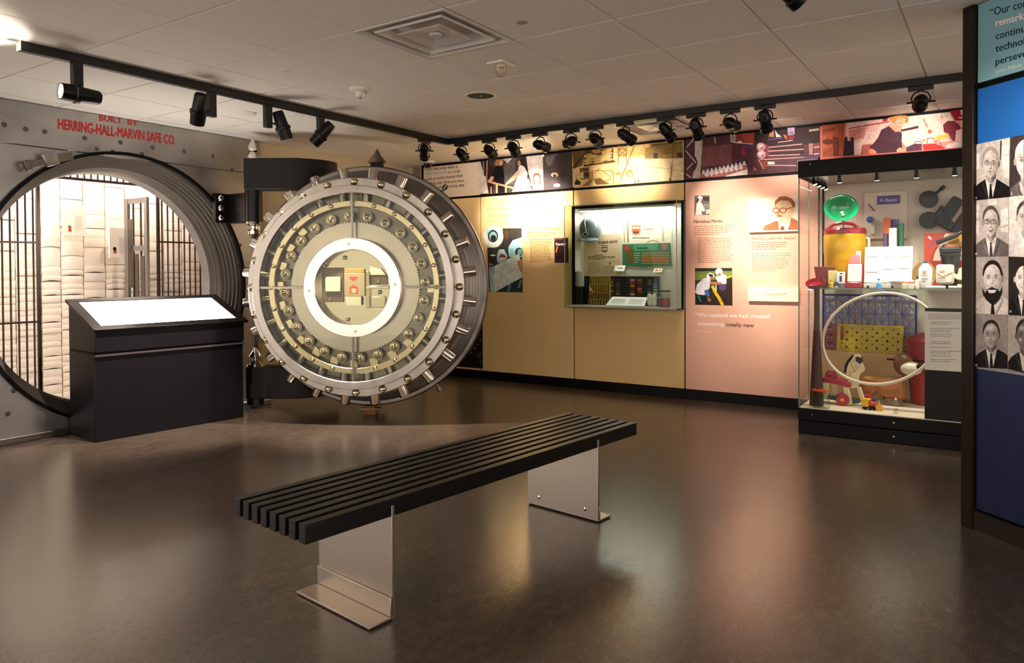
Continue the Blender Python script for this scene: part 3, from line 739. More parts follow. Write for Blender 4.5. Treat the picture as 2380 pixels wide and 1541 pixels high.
# big heads over the vault
protoA = {}
def headA(x, off, tgt, label, power, size, blend=.7, c=(1,.86,.72), stem=.16, group='large track heads before the vault'):
    p = Vector((x, YT, CEIL-.052)); piv = p+Vector((0,0,-stem+.03))+Vector(off); d = Vector(tgt)-piv
    yaw = math.atan2(d.y, d.x); tilt = math.atan2(math.hypot(d.x, d.y), -d.z)
    h = thing('track_spotlight', label, 'spotlight', p, (0,0,0), group)
    if not protoA:
        protoA['stem'] = MB().box(-.028, .028, -.02, .02, -.165, 0).build('stem', M_track, h, raw=True, bev=.003)
        bd = MB().lathe([(0,.10),(.034,.10),(.04,.09),(.046,-.01),(.056,-.015),(.056,-.035),(.05,-.04),(.046,-.11),(.041,-.11),(.041,-.1),(0,-.1)], (0,0,0), (0,0,1), 24)
        protoA['body'] = bd.build('lamp_body', M_blackm, h, raw=True)
        protoA['lens'] = MB().lathe([(0,-.1035),(.04,-.1035),(.04,-.1015),(0,-.1015)], (0,0,0), (0,0,1), 18).build('lens', M_lens, protoA['body'], raw=True)
        bdy = protoA['body']
    else:
        dup(protoA['stem'], h); bdy = dup(protoA['body'], h); dup(protoA['lens'], bdy)
    bdy.location = piv-p; bdy.rotation_euler = (0, -tilt, yaw)
    q = Vector(off)
    MB().tube([(0,0,-stem+.03), tuple(piv-p)], .007, 8).build('pivot_arm', M_blackm, h, raw=True)
    spot(piv+d.normalized()*.125, tgt, power, size, blend, c)
headA(-1.215, (.0,-.05,-.06), (-3.0, 2.9, 2.3), 'large black spotlight turned along the ceiling at the open end of the track', 60, 120, 1)
headA(-.355, (-.11,-.03,.0), (-.15, 3.75, .6), 'large black spotlight pointing down at the reading kiosk', 170, 56, .8)
headA(.099, (.10,-.03,.0), (.62, 2.72, 1.15), 'large black spotlight aimed down at the open vault door', 260, 60, .8)
headA(.594, (-.03,-.06,-.01), (-.1, 4.0, .9), 'large black spotlight tilted back toward the vault doorway', 170, 80, .9)
# ------------------------------------------------------------------ things on the ceiling
def diffuser(x0, y0, label):
    t = thing('air_diffuser', label, 'air vent', (x0+T/2, y0+T/2, CEIL-.01))
    M_d = mat('diffuser_plastic', 'd3cdc6', .18, spec=.7); z = CEIL
    def sq(a, z_): c = (x0+T/2, y0+T/2); return [(c[0]+sx*a, c[1]+sy*a, z_) for sx, sy in ((-1,-1),(1,-1),(1,1),(-1,1))]
    def louvre(name, loops, mt):
        q = MB(); vs = []; fs = []
        for a, zz in loops: vs += sq(a, zz)
        for i in range(len(loops)-1):
            for k in range(4): fs.append((4*i+k, 4*i+(k+1) % 4, 4*i+4+(k+1) % 4, 4*i+4+k))
        q.add(vs, fs).build(name, mt, t, smooth=0)
    louvre('frame', [(.302, z+.004), (.302, z-.006), (.285, z-.006), (.285, z+.03)], M_d)
    louvre('louvre', [(.232, z+.004), (.225, z-.006), (.195, z+.035)], M_d)
    louvre('louvre', [(.15, z-.004), (.14, z-.008), (.0, z+.02)], M_d)
    MB().lathe([(0,-.004),(.035,-.004),(.035,.012),(0,.012)], (x0+T/2, y0+T/2, z+.0), (0,0,1), 20).build('centre_cap', M_d, t)
    MB().lathe([(0,0),(.12,0),(.12,.004),(0,.004)], (x0+T/2, y0+T/2, z+.075), (0,0,1), 24).build('duct_mouth', M_black, t)
    louvre('back_box', [(.304, z+.006), (.304, z+.09), (0, z+.09)], M_black)
diffuser(-T, T, 'square stepped white air diffuser in the open middle of the ceiling')
diffuser(4*T, T, 'square stepped white air diffuser close to the graphic wall')
def disc(px, py, prof, mt, name, label, cat, parts=()):
    c = at(px, py, 2, CEIL); t = thing(name, label, cat, (c.x, c.y, CEIL))
    for nm, pf, m_ in ((prof[0], prof[1], mt),)+tuple(parts):
        MB().lathe([(r, -h) for r, h in pf], (c.x, c.y, CEIL-.0), (0,0,1), 28).build(nm, m_, t)
    return c, t
disc(836, 206, ('base', [(.07,0),(.07,.015),(.06,.022),(.035,.028),(0,.028)]), M_plastic, 'smoke_detector', 'white smoke detector with a bulging sensor in the ceiling between track and diffuser', 'detector',
     (('sensor', [(.034,.028),(.03,.05),(.02,.06),(0,.06)], M_plastic), ('sensor_tip', [(.012,.06),(.01,.068),(0,.068)], M_darks)))
disc(662, 163, ('cover', [(.036,0),(.036,.003),(.03,.006),(0,.006)]), M_plastic, 'sprinkler_cover', 'small flat white sprinkler cover in the ceiling', 'cover')
disc(578, 262, ('cover', [(.06,0),(.06,.006),(.05,.014),(0,.014)]), M_plastic, 'sprinkler_cover', 'larger flat white disc on the ceiling next to the vault wall', 'cover')
disc(1213, 52, ('cover', [(.03,0),(.03,.002),(.0,.003)]), mat('greyed_cover','b5a493',.8), 'sprinkler_cover', 'small faint grey disc in the ceiling near the diffuser', 'cover')
disc(1117, 222, ('trim_ring', [(.118,0),(.118,.004),(.10,.006),(.098,.002)]), M_plastic, 'ceiling_speaker', 'round dark ceiling speaker with white trim ring', 'speaker',
     (('grille', [(.0,.0025),(.099,.0025),(.099,.001)], mat('speaker_grille', '15120f', .7, bump=.4, bscale=400)), ('emblem', [(.0,.0045),(.006,.0045),(.006,.002)], M_chrome)))
c, t = disc(1165, 148, ('dome', [(.035,.012),(.036,.05),(.03,.075),(.015,.085),(0,.086)]), glass('strobe_dome', 'f3efe8', .9), 'fire_strobe', 'white fire alarm strobe with clear dome on a square ceiling plate', 'alarm')
MB().box(c.x-.075, c.x+.075, c.y-.06, c.y+.06, CEIL-.012, CEIL-.0).build('plate', M_plastic, t, bev=.004)
MB().lathe([(0,-.012),(.03,-.012),(.03,-.045),(0,-.045)], (c.x, c.y, CEIL), (0,0,1), 20).build('lamp_core', M_plastic, t)
vw = (CAM-c); vw.z = 0; vw.normalize(); sx_ = Vector((-vw.y, vw.x, 0))
pq = c+vw*.0365+Vector((0,0,-.042))
tp = Pic(lambda px, py: pq+sx_*px+Vector((0,0,1))*py, vw); tp.text('8a3a30', 'FIRE', -.018, .0, .018, .0, -.014, .01); tp.build('lettering', t)
c, t = disc(995, 374, ('dome', [(.055,.03),(.052,.05),(.04,.07),(.02,.082),(0,.085)]), mat('dome_smoke', '17161a', .06, spec=.9), 'dome_camera', 'dark security camera dome on the ceiling over the quote panel', 'camera',
     (('base', [(.075,0),(.075,.02),(.056,.031),(0,.031)], M_plastic),))
# ------------------------------------------------------------------ diagonal portrait wall on the right
q0 = Vector((.80, -1.50, 0)); qd = Vector((-.664, -.748, 0)).normalized(); qn = Vector((-qd.y, qd.x, 0))
if qn.dot(CAM-q0) < 0: qn = -qn
pw_ = thing('portrait_wall', 'angled blue display wall with teal quote panel and black and white portraits', 'display wall', q0+qd*.6)
def slab(a, b, z0, z1, d0, d1): return MB().obox(q0+qd*((a+b)/2)+qn*((d0+d1)/2)+Vector((0,0,(z0+z1)/2)), qd*((b-a)/2), qn*((d1-d0)/2), (0,0,(z1-z0)/2))
def PW_(px, py):
    d = FW + RT*((px-CX)/FPX) - UP*((py-CY)/FPX); t = (q0-CAM).dot(qn)/d.dot(qn); return CAM+d*t
ZPT = PW_(2300, 331).z; ZPB = PW_(2300, 861).z
slab(-.02, .045, 0, CEIL-.002, -.12, .02).build('post', mat('bronze_post', '2a1f15', .35, .5), pw_, bev=.004)
slab(.045, 1.9, 0, CEIL-.002, -.10, -.022).build('backing', M_black, pw_)
slab(.05, 1.9, 2.14, CEIL-.008, -.02, .0).build('quote_panel', mat('teal_print', '7fb1bd', .4), pw_)
slab(.05, 1.9, ZPT, 2.11, -.02, .0).build('blue_panel', mat('blue_print_bright', '0a62b8', .4), pw_)
slab(.05, 1.9, .10, ZPB, -.02, .0).build('blue_panel', mat('blue_print_dark', '101d44', .35), pw_)
slab(.05, 1.9, ZPB, ZPT, -.02, -.001).build('portrait_board', mat('portrait_board', '8b8684', .4), pw_)
slab(.045, 1.9, 0, .09, -.02, .012).build('kick_board', mat('kick_brown', '1b1009', .4), pw_)
tt = Pic(PW_, qn, (2230, 0, 2.407))
K = '16293d'
def wl(c, s_, x, y, cap, wd, sl, b=.0): tt.text(c, s_, x, y, x+wd, y-wd*sl, cap, b)
wl(K, '\u201cOur com', 172, 92, 46, 222, .27, .01)
wl('f2e6e2', 'remarka', 203, 149, 42, 180, .27, .03)
wl(K, 'continue', 203, 222, 42, 196, .27, .01)
wl(K, 'technolo', 203, 292, 42, 196, .28, .01)
wl(K, 'perseve', 203, 365, 42, 174, .29, .01)
wl('e8e4e0', 'John Mihm, Ph', 205, 413, 22, 190, .29, .0)
tt.build('lettering', pw_)
# ------------------------------------------------------------------ portraits (eight black and white prints)
def mixc(a, b, t): return ''.join('%02x' % round(int(a[i:i+2], 16)*(1-t)+int(b[i:i+2], 16)*t) for i in (0, 2, 4))
def portrait(crop, box, bg, skin, dark, hair, suit, shirt, tie, face, num=None, extra=None, smile=False):
    "box = four crop corners; face = (cx, cy, rx, ry)"
    p = Pic(PW_, qn, crop); p.poly(bg, *box)
    cx, cy, rx, ry = face; x0 = box[0][0]; x1 = box[1][0]; yb = (box[2][1]+box[3][1])/2
    if extra: extra(p)
    cl = lambda x: max(x0+1, min(x1-1, x))
    ok = lambda *xs: all(cl(x) == x for x in xs)
    mid = mixc(skin, dark, .45); lite = mixc(skin, 'ffffff', .3); soft = mixc(skin, dark, .2)
    def P(c, *pts): p.poly(c, *[(cl(cx+u*rx), cy+v*ry) for u, v in pts])
    def E(c, u, v, a, b, n=16): P(c, *[(u+a*math.cos(2*math.pi*k/n), v+b*math.sin(2*math.pi*k/n)) for k in range(n)])
    sv = 1.25
    p.poly(suit, (cl(cx-rx*2.4), box[3][1]-1), (cl(cx-rx*2.3), cy+ry*1.78), (cl(cx-rx*1.6), cy+ry*1.45), (cl(cx-rx*.7), cy+ry*1.12), (cl(cx+rx*.75), cy+ry*1.1), (cl(cx+rx*1.6), cy+ry*1.38), (cl(cx+rx*2.3), cy+ry*1.62), (cl(cx+rx*2.4), box[2][1]-1))
    P(mid, (-.55,.6), (.62,.5), (.66,1.3), (.0,1.45), (-.5,1.3)); P(dark, (.1,.9), (.62,.6), (.66,1.3), (.1,1.4))
    yv = (yb-2-cy)/ry
    P(shirt, (-.66,1.08), (-.45,1.2), (.0,1.46), (.5,1.15), (.72,1.05), (.55,1.6), (.22,yv), (-.25,yv), (-.5,1.6))
    P(mixc(shirt, dark, .35), (.02,1.46), (.5,1.17), (.6,1.35), (.3,1.62))
    P(mixc(suit, 'ffffff', .12), (-.66,1.1), (-.9,1.5), (-.62,1.75), (-.3,yv), (-.42,yv), (-.85,1.8), (-1.05,1.45)); P(mixc(suit, '000000', .3), (.72,1.07), (1.0,1.45), (.72,1.75), (.32,yv), (.45,yv), (.95,1.8), (1.12,1.4))
    if ok(cx): P(tie, (-.13,1.45), (.14,1.45), (.11,1.6), (.26,yv), (-.2,yv), (-.1,1.6))
    # hair, ears, face with a jaw
    P(hair, *[((1.08+.03*math.cos(5*t))*math.cos(t), -.10+(.98 if math.sin(t) < 0 else .5)*math.sin(t)) for t in [2*math.pi*k/32 for k in range(32)]])
    E(mid, -1.03, .1, .13, .2); E(dark, 1.02, .1, .13, .2)
    fc = []
    for k in range(40):
        t = 2*math.pi*k/40; s_, c_ = math.sin(t), math.cos(t)
        fc.append(((.94-.22*max(0, s_)**2)*c_, .12+(.93 if s_ < 0 else .90)*s_))
    P(skin, *fc)
    right = [q for q in fc if q[0] > .05 and q[1] > -.5]; right.sort(key=lambda q: q[1])
    P(soft, (.28,-.5), *right, (.12,.85), (.4,.5), (.3,.2), (.42,-.1)); P(mid, (.66,-.38), *[q for q in right if q[1] > -.35], (.3,.9), (.62,.5), (.72,.1))
    E(lite, -.2, -.45, .42, .15); E(lite, -.48, .3, .2, .13); E(lite, .3, .32, .12, .1)
    for u in (-.42, .38):
        E(mixc(skin, dark, .35), u, .0, .24, .1); 
        P(mixc(hair, '201c1c', .5), (u-.26,-.1), (u-.1,-.16), (u+.12,-.16), (u+.26,-.1), (u+.1,-.12), (u-.1,-.12))
        E(mixc(lite, dark, .1), u, .015, .13, .042, 10); E('241f1f', u+.01, .015, .06, .042, 10); P('2c2626', (u-.16,.0), (u-.04,-.035), (u+.1,-.03), (u+.17,.01), (u+.08,-.012), (u-.05,-.015))
        P(mixc(skin, dark, .3), (u-.15,.1), (u,.12), (u+.15,.1), (u,.14))
    P(mixc(skin, dark, .3), (.02,-.06), (.1,.05), (.16,.34), (.07,.36), (.04,.2)); E(lite, -.03, .3, .09, .07); P(dark, (-.15,.38), (-.05,.41), (.05,.4), (.17,.37), (.06,.43), (-.08,.43))
    P(mixc(skin, dark, .3), (-.34,.36), (-.42,.55), (-.36,.66), (-.38,.52)); P(mid, (.34,.36), (.42,.55), (.36,.68), (.36,.52))
    if smile: P('4f4444', (-.3,.54), (0,.56), (.3,.53), (.2,.67), (0,.71), (-.2,.67)); P('efe8e4', (-.25,.56), (0,.575), (.25,.555), (.15,.63), (-.15,.63))
    else: P(mixc(dark, '402f2f', .4), (-.27,.6), (-.08,.585), (0,.595), (.08,.585), (.27,.59), (.1,.62), (-.1,.625)); P(mixc(skin, dark, .28), (-.18,.65), (.18,.645), (.08,.7), (-.08,.7))
    P(mixc(skin, dark, .25), (-.2,.78), (0,.75), (.2,.77), (0,.8))
    return p
CA = (2255, 310, 5.314); CB = (2255, 580, 5.137)
def blocks(p):
    for q in ([(60,150),(125,130),(125,165),(60,225)], [(60,255),(115,240),(105,440),(60,455)], [(395,90),(480,60),(480,240),(395,290)], [(385,300),(480,265),(480,560),(420,540)]): p.poly('e9e2de', *q)
    p.poly('3f3a3c', (372,95), (392,88), (380,330), (368,330))
p = portrait(CA, [(55,140),(493,48),(480,785),(52,830)], 'c8c0bb', 'cfc6c0', '6a6160', 'a59c98', '171415', 'efe9e6', '141213', (255,360,100,185), extra=blocks)
for sx in (-.4, .38): p.path('6a6262', 3, *[(255+100*sx+34*math.cos(t), 363+26*math.sin(t)) for t in [2*math.pi*i/12 for i in range(13)]])
p.text('e8e2de', '1', 86, 812, 92, 811, 30); p.build('portrait_print', pw_)
p = portrait(CA, [(495,48),(664,15),(664,760),(481,782)], '3f3536', 'dcd6d2', '857b79', 'efeae7', '6d6264', 'eee8e6', '3a3233', (690,330,130,240))
p.text('e8e2de', '2', 508, 762, 530, 760, 32, .02); p.build('portrait_print', pw_)
def blocks2(p):
    for q in ([(60,880),(115,872),(110,1040),(60,1052)], [(60,1085),(108,1080),(103,1225),(60,1240)], [(222,812),(330,802),(325,880),(222,890)], [(375,950),(470,905),(470,1120),(385,1150)], [(380,1170),(470,1150),(470,1225),(385,1215)]): p.poly('eee7e3', *q)
p = portrait(CA, [(52,832),(478,787),(470,1520),(50,1525)], 'c9c0bb', 'd2c9c4', '7a706d', '5a5150', '6f6667', 'f0ebe8', '4d4546', (258,1085,98,180), extra=blocks2, smile=True)
for sx in (-.45, .42): p.path('3f3838', 5, *[(258+98*sx+38*math.cos(t), 1090+28*math.sin(t)) for t in [2*math.pi*i/12 for i in range(13)]])
p.text('e8e2de', '4', 74, 1505, 98, 1504, 34, .02); p.build('portrait_print', pw_)
p = portrait(CA, [(480,785),(664,763),(664,1530),(475,1520)], 'ece6e2', 'd9d0cb', '8a807c', '4c4444', 'e2dcd8', 'f2eeec', '5b5352', (690,1030,110,190))
p.build('portrait_print', pw_)
p = portrait(CB, [(50,90),(455,78),(455,780),(45,765)], 'b5aba7', 'ddd4cf', '8d8380', '241f20', 'cfc4bd', 'd8cdc6', '1d191a', (268,330,112,190))
p.poly('1f1b1b', (150,455),(185,520),(215,470),(268,450),(325,470),(362,505),(388,440),(385,520),(350,600),(300,655),(255,650),(200,600),(160,540))
p.poly('efe8e4', (212,480),(325,482),(300,518),(235,520)); p.text('8a807a', '7', 72, 725, 90, 725, 26, .02); p.build('portrait_print', pw_)
p = portrait(CB, [(460,78),(642,72),(642,790),(458,780)], '2b2424', 'e3dcd8', '9a908c', '2a2323', '1d1819', 'efe9e6', '1d1819', (640,340,105,180))
p.text('cfc8c4', '8', 480, 752, 500, 752, 30, .02); p.build('portrait_print', pw_)
p = portrait(CB, [(45,768),(450,785),(445,1425),(40,1405)], '8f8581', 'a89d98', '5a5050', '2e2727', '1c1718', 'd6ccc6', '1f1a1b', (252,1010,96,160))
p.text('a59b97', '10', 52, 1392, 95, 1394, 28, .02); p.build('portrait_print', pw_)
p = portrait(CB, [(452,785),(642,795),(642,1475),(448,1428)], 'a89e9a', '6f6462', '3f3737', '2b2424', '1d1819', 'cfc6c1', '3a3131', (650,1020,98,180))
p.text('8f8581', '11', 462, 1455, 508, 1458, 28, .02); p.build('portrait_print', pw_)
# ------------------------------------------------------------------ prints on the graphic wall
# quote panel
p = Pic(PB, NB, (960, 240, 5.9275)); K = '2b2018'
p.text(K, '\u201cThere was a day when a', 138, 935, 612, 890, 44, .012)
p.text('8aa6d6', 'dollar investment', 165, 990, 470, 962, 40, .012); p.text(K, 'in crude', 492, 966, 650, 952, 42, .004)
p.text(K, 'made us more money than', 160, 1070, 685, 1012, 44, .004)
p.text(K, 'anything else. Now you have', 165, 1130, 703, 1082, 44, .004)
p.text(K, 'make money at every step.\u201d', 200, 1190, 740, 1140, 44, .004)
p.build('lettering', top[0])
# women at the rail
p = Pic(PB, NB, (960, 240, 5.9275)); r_ = p.rect
p.poly('3f3739', (892,772),(2178,657),(2182,1165),(908,1255))
p.poly('d9cfc6', (892,785),(935,780),(1000,1010),(1040,1240),(908,1250))
p.poly('5b5354', (1250,830),(1330,815),(1400,745),(1460,725),(1400,800),(1440,1120),(1260,1120))
p.poly('c5bcb6', (1225,755),(1395,732),(1300,830))
p.poly('cfc6c4', (1560,725),(1785,700),(1800,1195),(1655,1200),(1590,960))
p.poly('4a4244', (1790,700),(2175,660),(2175,1165),(1805,1192))
p.poly('6d6566', (1830,740),(1985,690),(1900,860),(1850,860))
for x in (940, 985, 1030): p.line('2a211d', x, 790, x+55, 1000, 26)
p.line('c98f62', 970, 800, 975, 1000, 10); p.line('c98f62', 1022, 780, 1015, 1080, 12); p.poly('2b1f1b', (1050,880),(1100,870),(1100,1200),(1060,1240),(1030,1100))
p.poly('17141a', (1120,890),(1160,860),(1225,860),(1255,980),(1265,1230),(1170,1240),(1120,1060),(1090,1000))
p.poly('d9a383', (1085,1000),(1120,1020),(1080,1085),(1030,1080),(1040,1060)); p.ell('c8977a', 1208, 815, 34, 46, 10)
p.poly('9d6a48', (1120,840),(1150,760),(1200,748),(1245,770),(1240,800),(1200,790),(1190,850),(1150,865))
p.poly('2a201d', (1445,800),(1480,760),(1540,740),(1575,900),(1585,970),(1560,960),(1510,870),(1470,860)); p.ell('b58268', 1462, 828, 20, 38)
p.poly('e9d6d6', (1455,880),(1480,850),(1530,870),(1580,960),(1570,1050),(1600,1130),(1650,1200),(1365,1222),(1410,1100),(1440,1000))
p.poly('e6b79d', (1440,930),(1490,940),(1400,1060),(1300,1120),(1265,1130),(1290,1090)); p.poly('dba688', (1560,1040),(1590,1030),(1635,1140),(1610,1148))
p.ell('a85f48', 1706, 1020, 55, 62); p.poly('a85f48', (1652,1020),(1762,1020),(1758,1110),(1655,1115)); p.ell('f0cdb8', 1706, 1045, 38, 55); p.poly('e9d9dc', (1650,1190),(1665,1130),(1740,1120),(1785,1185),(1785,1196),(1660,1200)); p.poly('e3b7a2', (1690,1080),(1725,1080),(1730,1180),(1690,1185))
p.path('d8986b', 26, (1030,1078),(1385,1168)); p.line('e0a67a', 1158, 1120, 1155, 1240, 26); p.line('e0a67a', 1283, 1150, 1280, 1230, 24); p.line('d0906a', 1078, 1150, 1076, 1245, 18)
p.ell('d9b9a0', 1952, 985, 52, 32); p.ell('40302c', 1952, 1000, 22, 18); p.ell('d9b9a0', 1985, 1130, 45, 26); p.ell('f2e6d2', 1796, 722, 12, 18)
p.build('photo_print', top[1])
# sepia truck yard
p = Pic(PB, NB, (1320, 310, 8.5))
p.poly('e0c08a', (80,332),(2275,105),(2285,920),(95,1062))
p.poly('d3ac70', (920,250),(2275,108),(2278,480),(1000,530))
p.poly('c9a05f', (920,360),(1520,300),(1520,420),(1000,450)); p.poly('e8d2a4', (1000,470),(2280,480),(2285,920),(1050,1000))
p.poly('8d7440', (1520,290),(1620,270),(1640,235),(2270,165),(2278,490),(1520,500)); p.poly('6f5a32', (1620,270),(1640,215),(2265,155),(2270,185),(1640,255))
p.rect('473a2e', 1688, 388, 1775, 495); p.rect('473a2e', 2158, 382, 2258, 470); p.rect('a78c54', 1880, 420, 2040, 470)
p.poly('6e5530', (85,335),(330,310),(310,450),(280,640),(110,700)); p.line('4a3a22', 110, 690, 300, 430, 46)
p.poly('5b4726', (320,310),(890,265),(900,330),(890,520),(940,560),(320,660),(300,560),(310,420))
for i, (sx, sy, rx, ry, ro) in enumerate([(400,440,90,34,-18),(560,355,98,38,0),(770,345,110,34,-14),(660,290,95,26,-6),(820,290,80,26,-8),(480,460,110,34,-14),(770,400,115,36,-6),(600,470,100,34,-12),(760,460,120,34,-8),(400,535,95,34,-8),(560,520,90,30,-10),(740,510,120,30,-8),(400,590,90,22,-8),(600,570,110,22,-8),(820,520,70,24,-8)]):
    p.ell(('c9a868','bd9a5c','d3b478')[i % 3], sx, sy, rx, ry, ro, 14)
p.line('5b4524', 310, 640, 940, 555, 30)
p.poly('7c6236', (230,690),(420,660),(440,900),(250,920)); p.rect('d8bb80', 250, 770, 310, 890); p.rect('3a2d1c', 330, 770, 415, 860); p.rect('3a2d1c', 290, 700, 400, 730)
p.poly('9a7c46', (430,760),(510,750),(500,890),(430,905)); p.poly('86693a', (280,1040),(430,910),(520,880),(440,1030)); p.poly('7a5f34', (520,900),(640,880),(820,1000),(560,1015))
for a in ((450,740,870,740),(520,800,620,700),(700,760,850,860),(640,900,820,1000),(760,940,870,880),(900,760,910,1000),(860,700,900,820)): p.line('9b7436', *a, 16)
for a in ((1000,245,1000,600),(1150,240,1165,600),(1000,320,1160,320),(1000,440,1160,440),(1005,250,1150,320),(1150,250,1005,320),(1005,320,1155,440),(1155,320,1005,440),(1250,400,1155,650),(1325,210,1250,400),(1150,660,1040,920)): p.line('8a6430', *a, 14)
p.line('6c5630', 2095, 130, 2060, 640, 6); p.path('6c5630', 16, (2060,640),(2035,860),(2010,930)); p.poly('6c5630', (1990,935),(2025,880),(2060,932)); p.line('8a744c', 1490, 640, 2285, 745, 7)
p.ell('b58c4c', 1215, 790, 75, 75); p.poly('b08a4c', (940,780),(1070,770),(1080,815),(940,825)); p.ell('ecd9b0', 1235, 820, 40, 40)
p.poly('2e261d', (130,1010),(150,950),(170,930),(185,880),(200,930),(250,950),(255,1020)); p.line('4a3a22', 1335, 940, 1335, 985, 12); p.line('4a3a22', 1395, 910, 1390, 980, 12)
p.build('photo_print', top[2])
# purple machinery and bottles
p = Pic(PB, NB, (1580, 280, 7.0))
p.poly('55323a', (88,300),(2280,75),(2285,605),(1910,640),(1910,835),(95,960))
p.poly('7a4a4c', (370,430),(850,380),(840,700),(350,760)); p.poly('5a2e36', (850,390),(1240,400),(1180,640),(850,690)); p.poly('382428', (1210,190),(2280,80),(2280,380),(1250,420))
p.poly('c0b2ad', (250,270),(375,262),(330,935),(205,945),(240,700)); p.poly('4a2f36', (110,470),(190,520),(260,600),(295,680),(260,790),(200,860),(215,760),(225,680),(180,600),(110,520))
for a in ((110,440,240,290),(95,490,265,690),(110,800,215,690),(100,870,180,930)): p.line('b8a6a2', *a, 22)
p.poly('b0493a', (1000,215),(1215,195),(1200,380),(1060,370)); p.poly('8a3a38', (900,220),(1010,212),(1060,370),(900,360))
for i in range(5): p.line('d6c5b8', 830, 222+i*28, 905, 245+i*26, 7); p.line('d6c5b8', 905, 218+i*28, 830, 250+i*26, 7)
p.path('d9cabc', 14, (828,225),(840,340),(890,360),(1190,385)); p.line('d9cabc', 895, 215, 900, 350, 10); p.line('c9b0a4', 560, 265, 585, 380, 18); p.poly('e4d8cc', (940,335),(1010,335),(1015,362),(945,362))
p.poly('62376e', (990,395),(1200,400),(1195,455),(1060,465)); p.poly('8d2f44', (1000,400),(1050,430),(1090,520),(1060,600),(1000,560)); p.line('5c4a9a', 900, 665, 1175, 580, 8)
# crate of bottles
p.poly('b0605f', (340,880),(1080,735),(1105,760),(1105,880),(330,935)); p.poly('efe2dc', (760,900),(1100,790),(1108,882),(740,915))
for i in range(11): 
    x, y = 390+i*66, 830-i*14; p.poly('efdfe0', (x-34,y+45),(x-8,y-28),(x+8,y-28),(x+36,y+40))
for i in range(8):
    x, y = 440+i*80, 860-i*16; p.poly('f4e9e8', (x-40,y+40),(x-8,y-36),(x+8,y-36),(x+40,y+34)); p.line('f4e9e8', x, y+60, x+2, y+30, 20)
# chrome cylinders
for (cx_, cy_) in ((1320,430),(1330,555)):
    p.ell('d79aa0', cx_, cy_, 72, 70); p.ell('f3d6d8', cx_-12, cy_-14, 42, 36); p.ell('b06a76', cx_+22, cy_+22, 26, 24)
p.poly('7a4248', (1390,380),(1460,430),(1450,600),(1400,590)); 
for a in ((1450,440,1990,385),(1440,500,2020,470),(1450,575,1960,555),(1300,640,2030,600),(1600,360,1840,325),(1420,730,1900,735),(1280,630,1370,795)): p.line('e2a5a8', *a, 14)
for a in ((1500,470,2010,430),(1480,540,2000,515)): p.line('3a2026', *a, 30)
p.poly('b08078', (2100,380),(2175,372),(2170,560),(2110,565)); p.poly('8a4a58', (2180,380),(2280,360),(2280,570),(2185,575)); p.line('e9c5c8', 2180, 440, 2275, 430, 16); p.line('e9c5c8', 2180, 550, 2275, 540, 16); p.line('6a4ab8', 2030, 610, 2275, 590, 14)
p.poly('c08a6a', (1470,165),(1530,158),(1540,270),(1450,270)); p.poly('eadccf', (1550,150),(1590,215),(1660,265),(1570,275)); p.line('7a5ac0', 1440, 318, 1670, 282, 14); p.poly('d8743a', (1680,230),(1730,240),(1760,300),(1720,300)); p.poly('b7a4c4', (1755,125),(1870,115),(1875,230),(1765,245)); p.poly('7a2f38', (1765,245),(1870,225),(1880,280),(1820,325),(1770,300)); p.text('3a3a6a', '66', 1785, 225, 1850, 218, 40, .02)
p.poly('b9a8a0', (2105,150),(2270,128),(2275,160),(2108,188)); p.poly('8c3f38', (1310,660),(1430,650),(1420,790),(1370,790)); p.poly('efd9c8', (1430,670),(1545,675),(1550,712),(1440,715)); p.poly('c05a5a', (1195,750),(1275,810),(1200,825))
p.build('photo_print', top[3])
# red counter scene
p = Pic(PB, NB, (1900, 240, 6.8))
p.poly('e9a093', (68,335),(2345,82),(2345,690),(75,860))
p.poly('b0573c', (70,345),(440,305),(400,830),(78,858)); p.poly('7a3a2a', (240,520),(345,560),(340,835),(255,845)); p.poly('c4653f', (80,500),(240,480),(230,700),(85,720)); p.ell('6e3424', 165, 610, 90, 44)
p.text('4a2018', 'EAT MORE', 88, 460, 285, 425, 40, .02)
p.poly('eec7bf', (480,310),(1130,230),(1180,300),(1020,420),(940,560),(820,700),(740,640),(660,810),(460,820),(470,400)); p.poly('d88a80', (490,420),(780,370),(740,560),(500,590)); p.poly('e6b4a8', (740,330),(1000,300),(960,440),(800,460)); p.line('b03040', 490, 400, 1140, 290, 18); p.poly('a82830', (1030,235),(1110,225),(1105,280),(1030,290))
p.poly('3a2a2c', (430,530),(470,530),(475,590),(520,600),(525,540),(575,540),(580,820),(400,835)); p.poly('b86058', (690,660),(860,640),(830,800),(680,815)); p.line('f0c8be', 700, 640, 670, 815, 20)
p.poly('f4ded2', (1330,200),(2070,115),(2150,280),(1990,330),(2000,440),(2100,600),(1700,640),(1400,700),(1330,600),(1340,430)); p.poly('5c2430', (1310,420),(1590,355),(1600,395),(1330,450)); p.line('c87868', 1675, 250, 1740, 380, 20); p.ell('d8684a', 1775, 448, 32, 32)
p.ell('e9b8a8', 1965, 218, 22, 24); p.ell('e9b8a8', 2038, 200, 22, 24)
p.poly('4d2c3c', (1130,360),(1200,420),(1280,440),(1335,470),(1330,600),(1340,700),(1260,770),(940,795),(860,720),(815,700),(900,620),(960,540),(1010,420))
p.poly('f0a284', (1180,330),(1290,370),(1280,450),(1230,455),(1150,380)); p.ell('f3b698', 1310, 275, 78, 85); p.poly('c98a48', (1115,230),(1240,200),(1400,190),(1440,230),(1430,310),(1390,320),(1380,240),(1270,225),(1230,300),(1170,300)); p.line('b84a40', 1280, 308, 1340, 318, 10); p.ell('5a3028', 1290, 258, 9, 6); p.ell('5a3028', 1345, 265, 9, 6)
